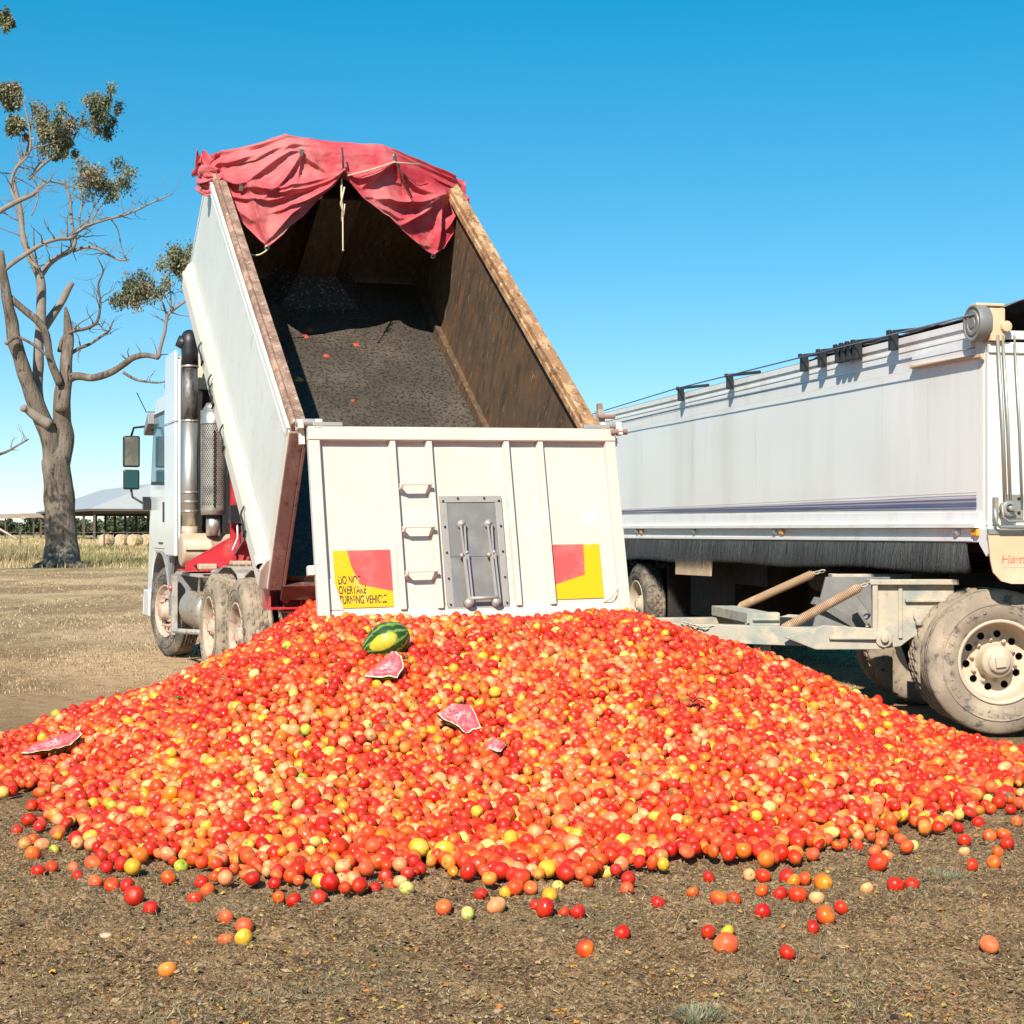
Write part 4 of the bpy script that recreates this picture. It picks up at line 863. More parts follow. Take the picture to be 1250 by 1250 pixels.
# ------------------------------------------------------------------ the white trailer
TL, TW = 11.3, 2.45
trailer = empty('tipping_trailer', (3.36, 11.0, 0), R(12.0), label='long white high-sided trailer with black bristle skirt standing behind the right of the tomato heap', cat='trailer')
def tch(mb, name, mats, parent=None, **k): return mb.build(name, mats, parent or trailer, **k)
trailer.rotation_euler = (R(.3), 0, R(12.0))
# side skins built as gently dished sheets
def side_sheet(x, sgn):
    b = MB(); nx, nz_ = 90, 16; y0, y1, z0, z1 = .12, TL - .1, 1.60, 2.70; vs_ = []
    for j in range(nz_ + 1):
        for i in range(nx + 1):
            y = y0 + (y1 - y0) * i / nx; z = z0 + (z1 - z0) * j / nz_
            e = min(1, min(j, nz_ - j) / 3) * min(1, min(i, nx - i) / 2)
            vs_.append((x + sgn * (.008 * noise.noise((y * .9, z * 1.3, 3)) * e), y, z))
    b.add(vs_, [(j * (nx + 1) + i, j * (nx + 1) + i + 1, (j + 1) * (nx + 1) + i + 1, (j + 1) * (nx + 1) + i) for j in range(nz_) for i in range(nx)], 0, True)
    b.box((x - sgn * .012, y0, z0), (x - sgn * .03, y1, z1), 0)
    return b
tch(side_sheet(.0, -1), 'side_panel', 'trailer'); tch(side_sheet(TW, 1), 'side_panel', 'trailer')
b = MB(); b.box((.03, .04, 1.40), (TW - .03, TL - .05, 1.44), 0); tch(b, 'floor', 'under')
# front and rear walls
b = MB(); b.box((.0, .0, 1.5), (TW, .04, 2.80), 0)
for z in (2.82, 2.72): b.box((.0, -.02, z), (TW, .03, z + .06), 0)
tch(b, 'front_wall', 'trailer_front', bevel=.006)
b = MB(); b.box((.0, TL - .04, 1.4), (TW, TL, 2.95), 0); tch(b, 'rear_door', 'trailer_front')
for x in (0, TW):
    s_ = 1 if x == 0 else -1
    b = MB(); arcp = [(x + s_ * (.10 - .10 * math.cos(a)), .10 - .10 * math.sin(a)) for a in np.linspace(0, R(90), 7)]
    arcp += [(x + s_ * .10, .12), (x - s_ * .002, .12)]
    b.prism(arcp if s_ > 0 else arcp[::-1], 'z', 1.37, 2.96, 0, smooth=False); tch(b, 'corner_post', 'trailer_front')
# top mouldings, stacked ribs
for x, s_ in ((0, -1), (TW, 1)):
    b = MB()
    b.box((x, .12, 2.70), (x - s_ * .03, TL, 2.97), 0)
    for z, r, p_ in ((2.80, .008, .003), (2.87, .010, .006), (2.95, .026, .014)):
        b.box((x + s_ * .0005, .06, z - r), (x + s_ * p_, TL - .02, z + r), 0)
    tch(b, 'top_rail', 'trailer_trim', bevel=.005)
    b = MB(); b.prism([(x, 1.60), (x + s_ * .014, 1.595), (x + s_ * .02, 1.53), (x + s_ * .05, 1.515), (x + s_ * .05, 1.485), (x, 1.48)], 'y', .10, TL - .05, 0); b.v = [(vx, vy, vz - (.006 * vy if vz < 1.55 else 0)) for vx, vy, vz in b.v]; tch(b, 'ledge', 'trailer_trim')
    b = MB(); b.box((x + s_ * .004, .02, 1.38), (x - s_ * .02, TL - .05, 1.479), 0); b.box((x + s_ * .0045, .2, 1.385), (x + s_ * .014, TL - .1, 1.415), 0)
    b.prism([(.02, 1.48), (.10, 1.48), (.10, 1.37), (.0, 1.28), (-.04, 1.31), (-.03, 1.5)], 'x', x + s_ * .016, x - s_ * .02, 0) if s_ < 0 else None
    b.v = [(vx, vy, vz - (.009 * vy if vz < 1.45 else .006 * vy)) for vx, vy, vz in b.v]
    tch(b, 'lower_rail', 'trailer_trim', bevel=.004)
b = MB(); b.prism([(.18, 2.70), (1.10, 2.73), (1.10, 2.80), (.18, 2.86)], 'x', -.002, -.034, 0); b.beam((-.03, .02, 2.705), (-.03, 1.12, 2.725), .03, .022, 1); tch(b, 'rail_cover', ['trailer_trim', 'cream_flap'])
# pinstripes fanning along the side
for k, (za, zb, w_, mt) in enumerate([(1.735, 1.66, .004, 'stripe2'), (1.70, 1.655, .006, 'stripe2'), (1.688, 1.64, .005, 'stripe'), (1.672, 1.632, .003, 'stripe2'), (1.655, 1.642, .006, 'stripe'), (1.643, 1.625, .004, 'stripe'), (1.633, 1.66, .005, 'stripe'), (1.62, 1.62, .003, 'stripe')]):
    b = MB(); b.add([(-.0125, .14, za - w_), (-.0125, TL - .1, zb - w_), (-.0125, TL - .1, zb + w_), (-.0125, .14, za + w_)], [(0, 3, 2, 1)], 0); tch(b, 'pinstripe', mt)
# bristle skirt: thousands of thin strands, joined
def bristles(x, y0, y1, ztop, zlen, n=15000):
    y = rng.uniform(y0, y1, n); ln = zlen * (1 + .06 * np.sin(y * 2.1) + .10 * (rng.random(n) - .5)); sw = rng.normal(0, .012, n) + .012 * np.sin(y * 9)
    endm = y < y0 + .12; sw = sw - endm * rng.uniform(0, .10, n) * 1.0
    ox = rng.uniform(-.012, .012, n); wd2 = rng.uniform(.0015, .0035, n); bx = rng.normal(-.012, .012, n)
    V = np.zeros((n * 3, 3)); V[0::3] = np.stack([x + ox, y - wd2, np.full(n, ztop)], 1); V[1::3] = np.stack([x + ox, y + wd2, np.full(n, ztop)], 1); V[2::3] = np.stack([x + ox + bx, y + sw, ztop - ln], 1)
    c = np.repeat(rng.uniform(.03, .17, n), 3)
    m = (.5 + .5 * np.sin(np.repeat(y, 3) * 5.3)) * .03
    return V, np.arange(n * 3).reshape(n, 3), np.stack([c + m, c + m, (c + m) * .98], 1)
b = MB(); b.box((.0, .32, 1.20), (.006, TL - .3, 1.378), 0); b.box((-.014, .30, 1.365), (.02, TL - .3, 1.379), 0); b.v = [(vx, vy, vz - .009 * vy) for vx, vy, vz in b.v]; sk = tch(b, 'skirt_strip', 'under')
V, F, C = bristles(-.006, .30, TL - .3, 1.372, .205); V[:, 2] -= .009 * V[:, 1]; V[2::3, 2] -= .006 * V[2::3, 1]
o = npmesh('bristles', V, F, 'bristle', C, parent=sk); o['kind'] = 'stuff'
# lamps along the lower rail
for y, am in ((.42, 0), (4.0, 0), (6.4, 0), (8.6, 0)):
    b = MB(); b.lathe([(.0, .035), (-.02, .035), (-.028, .028), (-.03, 0)], 16, 0, Matrix.Translation((-.005, y, 1.455 - .006 * y))); tch(b, 'round_lamp', 'lens')
for y in (.15, 3.82, 8.4):
    b = MB(); b.box((-.03, y - .045, 1.425 - .006 * y), (-.003, y + .045, 1.475 - .006 * y), 0); tch(b, 'amber_lamp', 'orange', bevel=.008)
# tarp spool, bow clips, cord
b = MB(); T = Matrix.Translation((-.11, .03, 2.93))
b.lathe([(0, 0), (.0, .035), (.006, .04), (.006, .06), (0, .065), (0, .085), (.008, .09), (.008, .105), (0, .115), (.0, .125), (.02, .13), (.08, .13), (.10, .12), (.10, 0)], 40, 0, T)
tch(b, 'tarp_spool', 'hatch', sharp=35)
b = MB(); b.box((-.01, -.06, 2.80), (.10, -.005, 3.03), 0); b.box((-.10, -.02, 3.05), (.12, .07, 3.07), 0); b.tube([(.10, -.09, 2.90), (.10, -.02, 2.90)], .04, 12, 0); tch(b, 'spool_bracket', 'cream_flap', bevel=.005)
clip0 = None
for y in (1.35, 2.02, 2.14, 2.26, 2.38, 2.75, 3.15, 5.1, 6.7):
    if clip0 is None:
        b = MB(); b.box((-.10, -.035, -.10), (-.04, .035, .05), 0); b.beam((-.10, 0, .04), (.26, 0, .085), .06, .03, 0); b.box((-.12, -.03, .02), (-.10, .03, .06), 0); clip0 = tch(b, 'bow_clip', 'dark', bevel=.006); clip0['label'] = 'black plastic tarp bow clip on the top rail'; clip0.location = (0, y, 2.98)
    else:
        c = clip0.copy(); COL.objects.link(c); c.parent = trailer; c.location = (0, y, 2.98)
b = MB(); b.tube([(-.11, .0, 2.99), (-.12, 2.5, 3.0), (-.12, 6.7, 3.02), (-.10, TL, 2.97)], .007, 5, 0); b.tube([(-.075, .05, 2.76), (-.08, 4, 2.78), (-.08, TL - .1, 2.80)], .005, 5, 0); tch(b, 'tarp_cord', 'cord')
# rolled tarp on top
def rolltarp():
    V = []; F = []; nu, nv = 120, 30
    for i in range(nu + 1):
        y = -.02 + (3.2) * i / nu
        hgt = float(np.interp(y, [-.02, .6, 1.6, 3.2], [.20, .15, .07, .02]))
        for j in range(nv + 1):
            t = j / nv; x = -.02 + (TW + .04) * t
            z = 3.0 + hgt * math.sin(math.pi * min(1, t * 1.6 if t < .5 else (1 - t) * 1.6)) + .02 * noise.noise((x * 4, y * 3, 1)) + .012 * noise.noise((x * 14, y * 9, 1))
            V.append((x, y, z))
    F = [(i * (nv + 1) + j, i * (nv + 1) + j + 1, (i + 1) * (nv + 1) + j + 1, (i + 1) * (nv + 1) + j) for i in range(nu) for j in range(nv)]
    b = MB(); b.add(V, F, 0, True); b.box((.02, 3.0, 2.96), (TW - .02, TL - .1, 2.99), 0); return b
o = tch(rolltarp(), 'roll_tarp', 'grey_tarp'); o.modifiers.new('t', 'SOLIDIFY').thickness = .006
# crank rods and handle at the front corner
b = MB()
for x, r in ((.035, .013), (.075, .010), (.165, .008)): b.tube([(x, -.07, 2.84), (x + .035, -.08, 2.2), (x + .055, -.08, 1.66)], r, 8, 0)
tch(b, 'crank_rod', 'galv')
b = MB(); b.box((.12, -.03, 1.55), (.26, -.002, 1.72), 0); b.lathe([(-.03, .03), (-.03, .055), (.03, .055), (.03, .03)], 18, 0, Matrix.Translation((.11, -.08, 1.62)) @ Matrix.Rotation(R(90), 4, 'Z')); b.box((.02, -.06, 1.54), (.05, -.02, 1.7), 0); b.tube([(.11, -.14, 1.62), (.11, -.02, 1.62)], .02, 8, 0)
for dz in (.02, .12): b.tube([(.22, -.03, 1.57 + dz), (.22, -.04, 1.57 + dz)], .012, 8, 1)
tch(b, 'crank_bracket', ['galv', 'under'], bevel=.003)
b = MB(); b.tube([(-.02, -.13, 1.62), (-.01, -.13, 1.52), (.02, -.13, 1.49), (.22, -.13, 1.49), (.26, -.13, 1.47), (.28, -.13, 1.36), (.30, -.13, 1.34), (.42, -.13, 1.34)], .013, 8, 0)
b.tube([(.06, -.09, 1.66), (.06, -.10, 1.56), (.10, -.10, 1.53), (.28, -.10, 1.53), (.32, -.10, 1.50), (.35, -.10, 1.40), (.5, -.10, 1.38)], .010, 8, 0); tch(b, 'crank_handle', 'galv')
# mudflap with its faded maker lettering
b = MB(); b.prism([(-.04, 1.44), (-.02, 1.25), (.0, 1.17), (.06, 1.11), (.14, 1.09), (.62, 1.085), (.70, 1.13), (.70, 1.44)], 'y', -.075, -.063, 0)
vs_, fs_ = text_mesh('Hamelex', .085, 1.15, .001); b.add([(.055 + x + .16 * z, -.0765, 1.235 + z) for x, z in vs_], fs_, 1)
b.box((.06, -.0768, 1.205), (.5, -.0762, 1.209), 2); b.box((-.04, -.085, 1.44), (.70, -.055, 1.475), 3)
tch(b, 'mudflap', ['cream_flap', 'flap_text', 'stripe2', 'galv'])
b = MB(); b.box((.02, -.05, 1.34), (TW - .02, .03, 1.40), 0); b.box((.02, -.052, 1.44), (.8, -.003, 1.497), 1); tch(b, 'front_sill', ['under', 'trailer_front'])
# frame and running gear
b = MB()
for x in (.75, 1.65): b.box((x, .1, 1.16), (x + .1, TL - .2, 1.39), 0)
for k in range(12): b.box((.05, .5 + k * .92, 1.30), (TW - .05, .58 + k * .92, 1.398), 0)
for y in (8.8, 10.05): b.tube([(.2, y, .52), (TW - .2, y, .52)], .07, 10, 0); b.box((.5, y - .5, .72), (.6, y + .5, .8), 0); b.box((1.85, y - .5, .72), (1.95, y + .5, .8), 0)
for x in (.5, 1.85):
    for y in (8.2, 9.42, 10.65): b.box((x, y - .08, .8), (x + .1, y + .08, 1.3), 0)
b.box((.9, 2.0, .9), (1.55, 8.2, 1.16), 0); b.box((.35, 6.1, .42), (2.2, 7.6, 1.28), 0); b.box((1.0, 3.2, .5), (2.2, 5.6, 1.15), 0); b.box((.2, 8.0, .35), (2.3, 8.03, 1.28), 0); b.box((.2, 11.0, .35), (2.3, 11.03, 1.25), 0); b.tube([(.55, 3.0, 1.0), (.55, 4.2, 1.0)], .16, 16, 0); b.box((.3, 5.0, .85), (.7, 6.2, 1.2), 0)  # includes dark boxes and cross sheets added to block sunlit gaps underneath
tch(b, 'underframe_and_fillers', 'under')
b = MB(); b.prism([(5.95, 1.17), (6.0, .93), (7.2, .91), (7.2, 1.17)], 'x', .03, .05, 0); tch(b, 'side_guard', 'cream_flap')
b = MB(); b.box((TW - .02, .3, .75), (TW, TL - .3, 1.36), 0); tch(b, 'far_side_blackout', 'under')  # dark sheet added to hide the sunlit ground behind, hangs below skirt depth
tw_ = make_wheel(trailer, 'deep', 'tyre', 'rim_tan'); tw_.location = (.02, 8.8, .474)
ti_ = make_wheel(trailer, 'inner', 'tyre', 'rim_tan'); ti_.location = (.35, 8.8, .474)
place_wheel(tw_, trailer, (.02, 10.05, .467), -1, 0, 1); place_wheel(ti_, trailer, (.35, 10.05, .467), -1, 0, 1)
for y in (8.8, 10.05): place_wheel(tw_, trailer, (TW - .02, y, .469), 1); place_wheel(ti_, trailer, (TW - .35, y, .469), 1)

# ------------------------------------------------------------------ steering dolly with drawbar, turned square to the trailer
DX = 4.15
dolly = empty('trailer_dolly', (DX, 12.4, 0), R(90), label='dusty steel dolly with drawbar and two coil springs under the white trailer front', cat='trailer dolly')
def D(x, y, z): return (y - 12.4, DX - x, z)      # world -> dolly frame (forward is -x world)
def dch(mb, name, mats, **k): return mb.build(name, mats, dolly, **k)
dw = make_wheel(dolly, 'deep', 'tyre_tan', 'rim_tan', blocks=False); dw.location = (-1.25, .65, .52); dw.rotation_euler = (R(-8), 0, 0)
di = make_wheel(dolly, 'inner', 'tyre_tan', 'rim_tan', blocks=True); di.location = (-.90, .65, .52)
place_wheel(dw, dolly, (-1.25, -.65, .52), -1, 0, 1); place_wheel(di, dolly, (-.90, -.65, .52), -1, 0, 1)
for y in (.65, -.65): place_wheel(dw, dolly, (1.25, y, .52), 1); place_wheel(di, dolly, (.90, y, .52), 1)
b = MB()
for y in (.65, -.65): b.tube([(-.95, y, .52), (.95, y, .52)], .07, 12, 0)
for x in (-.48, .42): b.box((x, -1.1, .80), (x + .10, 1.12, 1.02), 0)
for y in (-1.0, -.2, .9): b.box((-.379, y, .82), (.419, y + .1, 1.0), 0)
b.lathe([(0, .55), (.0, .65), (.06, .65), (.06, .55), (0, .55)], 36, 0, Matrix.Translation((0, 0, 1.08)) @ Matrix.Rotation(R(-90), 4, 'Y'))
b.box((-.6, -.5, 1.02), (.6, .5, 1.08), 0); b.box((-.5, -.5, 1.141), (.5, .5, 1.159), 0)
dch(b, 'dolly_frame', 'under', bevel=.004)
# near and far front hanger brackets
for yy, mt, nm in ((11.62, 'dolly', 1), (13.0, 'dolly', 0)):
    b = MB(); y0, y1 = yy, yy + .10
    prof_ = [(2.70, 1.10), (3.30, 1.10), (3.30, .74), (3.08, .70), (2.98, .66), (2.90, .60), (2.80, .585), (2.74, .62), (2.70, .64)]
    b.prism([(DX - x, z) for x, z in prof_], 'x', y0 - 12.4, y1 - 12.4, 0)
    b.box(D(2.66, y0 - .06, 1.06), D(3.32, y1, 1.10)); b.box(D(2.68, y0 - .05, .64), D(2.72, y0 - .001, 1.06)); b.box(D(2.88, y0 - .02, .66), D(2.91, y0 - .001, 1.06)); b.box(D(2.93, y0 - .035, .93), D(3.26, y0 - .001, .955))
    b.tube([D(2.76, y0 - .07, .66), D(2.76, y0 + .12, .66)], .065, 18, 0); b.tube([D(2.76, y0 - .10, .66), D(2.76, y0 - .07, .66)], .03, 8, 0)
    b.tube([D(3.04, y0 - .03, .83), D(3.04, y0, .83)], .05, 16, 0); b.tube([D(3.03, y0 - .035, .80), D(3.03, y0 - .03, .76)], .03, 8, 0)
    dch(b, 'hanger_bracket', mt, bevel=.006)
b = MB()
pn, pf = Vector(D(2.74, 11.62, .67)), Vector(D(2.74, 13.05, .67)); ap = Vector(D(.35, 12.35, .69))
b.beam(pn + Vector((0, .42, .0)), ap + Vector((-.1, -.2, 0)), .12, .14, 0)
b.beam(pf + Vector((0, .42, .0)), ap + Vector((.1, -.2, 0)), .12, .14, 0)
b.prism([(0, -.09), (.0, .06), (.45, .09), (.52, .07), (.75, .0), (.52, -.09)], 'x', -.03, .03, 0, Matrix.Translation(pn + Vector((-.02, -.03, .0))) @ Matrix.Rotation(R(2), 4, 'Z'))
b.prism([(0, -.09), (.0, .06), (.45, .09), (.52, .07), (.75, .0), (.52, -.09)], 'x', -.03, .03, 0, Matrix.Translation(pf + Vector((-.02, -.03, .0))))
b.box(D(2.35, 11.53, .655), D(2.7, 11.56, .675))
b.beam(ap + Vector((0, -.4, 0)), ap + Vector((0, .75, 0)), .16, .13, 0)
b.tube([ap + Vector((0, .75, -.05)), ap + Vector((0, .75, .05))], .09, 16, 0)
dch(b, 'drawbar', 'dolly', bevel=.006)
b = MB()
cn = Vector(D(1.88, 11.93, .70)); cf = Vector(D(1.80, 12.9, .70))
b.beam(cn + Vector((-.12, 0, .10)), cf + Vector((0, .05, .10)), .20, .08, 0); b.box(D(1.80, 11.80, .74), D(2.03, 11.92, .84)); b.box(D(1.83, 11.79, .53), D(1.96, 11.82, .739)); b.box(D(1.83, 11.82, .53), D(1.96, 11.90, .56))
b.tube([D(2.02, 11.78, .79), D(1.82, 11.78, .79)], .012, 6, 0)
dch(b, 'cross_member', 'dolly', bevel=.005)
b = MB(); b.beam(D(2.75, 12.2, .68), D(2.35, 12.1, .92), .08, .06, 0); b.beam(D(2.80, 11.9, .70), D(2.62, 11.95, .95), .07, .05, 0); b.prism([(DX - 2.35, .72), (DX - 2.45, 1.10), (DX - 2.95, 1.10), (DX - 2.95, .72)], 'x', -.25, -.22, 0); dch(b, 'gusset_plate', 'hatch')
def coil(p, q, r, wire, turns, nm='coil_spring'):
    p = Vector(p); q = Vector(q); d = (q - p); L_ = d.length; d.normalize(); u = d.orthogonal().normalized(); w_ = d.cross(u); n = turns * 10; pts = []
    for i in range(n + 1):
        a = 2 * math.pi * i / 10; k = i / n; rr = r * min(1, .35 + k * 14, .35 + (1 - k) * 14)
        pts.append(p + d * (L_ * k) + (u * math.cos(a) + w_ * math.sin(a)) * rr)
    b = MB(); b.tube(pts, wire, 5, 0); b.tube([p + d * .03, q - d * .03], r * .72, 8, 1); return dch(b, nm, ['spring', 'spring'])
def chain(pts, nm='chain'):
    b = MB(); pts = [Vector(p) for p in pts]; segs = []
    for a, c in zip(pts, pts[1:]):
        n = max(1, int((c - a).length / .038)); segs += [(a.lerp(c, k / n), a.lerp(c, (k + 1) / n)) for k in range(n)]
    for i, (a, c) in enumerate(segs):
        d = (c - a).normalized(); u = d.orthogonal().normalized(); u = Matrix.Rotation(i * R(90), 3, d) @ u; m = (a + c) / 2
        ring = [m + d * .028 * math.cos(t) + u * .014 * math.sin(t) for t in np.linspace(0, 2 * math.pi, 11)]
        b.tube(ring, .0055, 5, 0, caps=False)
    return dch(b, nm, 'dolly')
coil(D(2.02, 11.74, .71), D(2.60, 11.58, 1.05), .030, .0065, 52); coil(D(1.85, 12.75, .83), D(2.43, 12.5, 1.12), .030, .0065, 52)
chain([D(1.84, 11.77, .56), D(1.93, 11.76, .66), D(2.03, 11.74, .70)]); chain([D(2.60, 11.58, 1.05), D(2.68, 11.57, 1.08)]); chain([D(1.93, 11.78, .55), D(1.96, 11.76, .40), D(1.99, 11.74, .33)]); chain([D(2.43, 12.5, 1.12), D(2.50, 12.47, 1.14)]); chain([D(1.3, 11.9, .76), D(1.45, 11.85, .72), D(1.6, 11.84, .74)])

# ------------------------------------------------------------------ tomatoes
PAL = {  # flesh-side colour, shoulder colour
 'red': [((.66, .018, .006), (.60, .03, .006)), ((.56, .010, .005), (.66, .04, .008)), ((.72, .035, .008), (.68, .08, .010)), ((.64, .026, .018), (.72, .13, .04))],
 'orange_red': [((.76, .085, .014), (.74, .15, .018)), ((.72, .055, .010), (.78, .21, .024)), ((.76, .13, .045), (.76, .20, .05))],
 'orange': [((.80, .20, .016), (.80, .34, .026)), ((.80, .26, .04), (.76, .38, .07)), ((.80, .19, .07), (.82, .40, .12))],
 'peach': [((.78, .34, .15), (.80, .49, .22)), ((.80, .45, .20), (.76, .54, .25)), ((.76, .25, .11), (.80, .48, .22))],
 'yellow': [((.80, .52, .035), (.78, .58, .08)), ((.80, .60, .14), (.70, .66, .20)), ((.78, .45, .025), (.60, .56, .05))],
 'green_yellow': [((.60, .64, .08), (.40, .55, .05)), ((.74, .70, .25), (.62, .70, .20))],
}
def tomato_base(shape, rings, segs, seed):
    """unit tomato, stem end +z; returns verts, tris, shoulder weight, scar weight"""
    r2 = np.random.default_rng(seed); V = []; W = []; S = []
    lob = r2.integers(3, 6); la = r2.uniform(.02, .065); ph = r2.uniform(0, 6.28)
    el = {'round': .88, 'plump': .98, 'roma': 1.20, 'pear': 1.14}[shape]
    for i in range(rings + 1):
        th = math.pi * i / rings; z = math.cos(th); r = math.sin(th)
        k = 1 if i in (0, rings) else segs
        for j in range(k):
            a = 2 * math.pi * (j + .5 * (i % 2)) / segs
            q = r * (1 + la * math.cos(lob * a + ph) * (.4 + .6 * abs(z)))
            zz = z * el
            if shape == 'pear': q *= 1 - .20 * max(0, z); 
            if shape in ('round', 'plump') and z > .6: zz -= .16 * ((z - .6) / .4) ** 2.2
            V.append((q * math.cos(a), q * math.sin(a), zz)); W.append(max(0, min(1, (z + .2) / 1.0))); S.append(1 if z > .985 else 0)
    T = []
    def vid(i, j): return 0 if i == 0 else (1 + (rings - 1) * segs if i == rings else 1 + (i - 1) * segs + j % segs)
    for j in range(segs): T.append((0, vid(1, j), vid(1, j + 1))); T.append((vid(rings, 0), vid(rings - 1, j + 1), vid(rings - 1, j)))
    for i in range(1, rings - 1):
        for j in range(segs):
            a, b2, c, d = vid(i, j), vid(i, j + 1), vid(i + 1, j), vid(i + 1, j + 1)
            if i % 2: T += [(a, c, b2), (b2, c, d)]
            else: T += [(a, c, d), (a, d, b2)]
    return np.array(V), np.array(T), np.array(W), np.array(S)
def tomato_cols(W, S, c1, c2, V, seed, zr=None):
    c1 = np.array(c1) * np.array([.94, .76, .66]); c2 = np.array(c2) * np.array([.94, .80, .68])
    m = np.clip(W + .18 * np.sin(V[:, 0] * 3 + seed) + .12 * np.sin(V[:, 1] * 5 + seed * 2), 0, 1)[:, None]
    col = c1 * (1 - m) + c2 * m
    s = S[:, None]; return col * (1 - s) + np.array([.16, .11, .03]) * s
def pick_colour(x, y, h):
    n1 = noise.noise((x * .9, y * .8, 3.3)); n2 = noise.noise((x * 2.6, y * 2.2, 7.7))
    pale = .12 + .75 * n1 + .45 * n2 + .32 * math.exp(-((x + .2) / 1.7) ** 2 - ((y - 8.6) / 1.5) ** 2) - .12 * min(1, h / .6) - (.08 if x > 1.2 else 0)
    u = rnd.random()
    if u < .50 - pale * .36: return 'red'
    if u < .80 - pale * .40: return 'orange_red'
    if u < .90 - pale * .18: return 'orange'
    if u < .945: return 'peach'
    if u < .988: return 'yellow'
    return 'green_yellow'
def rand_rot(n):
    q = rng.normal(size=(n, 4)); q /= np.linalg.norm(q, axis=1)[:, None]; a, b_, c, d = q.T
    return np.stack([np.stack([1 - 2 * (c * c + d * d), 2 * (b_ * c - d * a), 2 * (b_ * d + c * a)], 1), np.stack([2 * (b_ * c + d * a), 1 - 2 * (b_ * b_ + d * d), 2 * (c * d - b_ * a)], 1), np.stack([2 * (b_ * d - c * a), 2 * (c * d + b_ * a), 1 - 2 * (b_ * b_ + c * c)], 1)], 1)

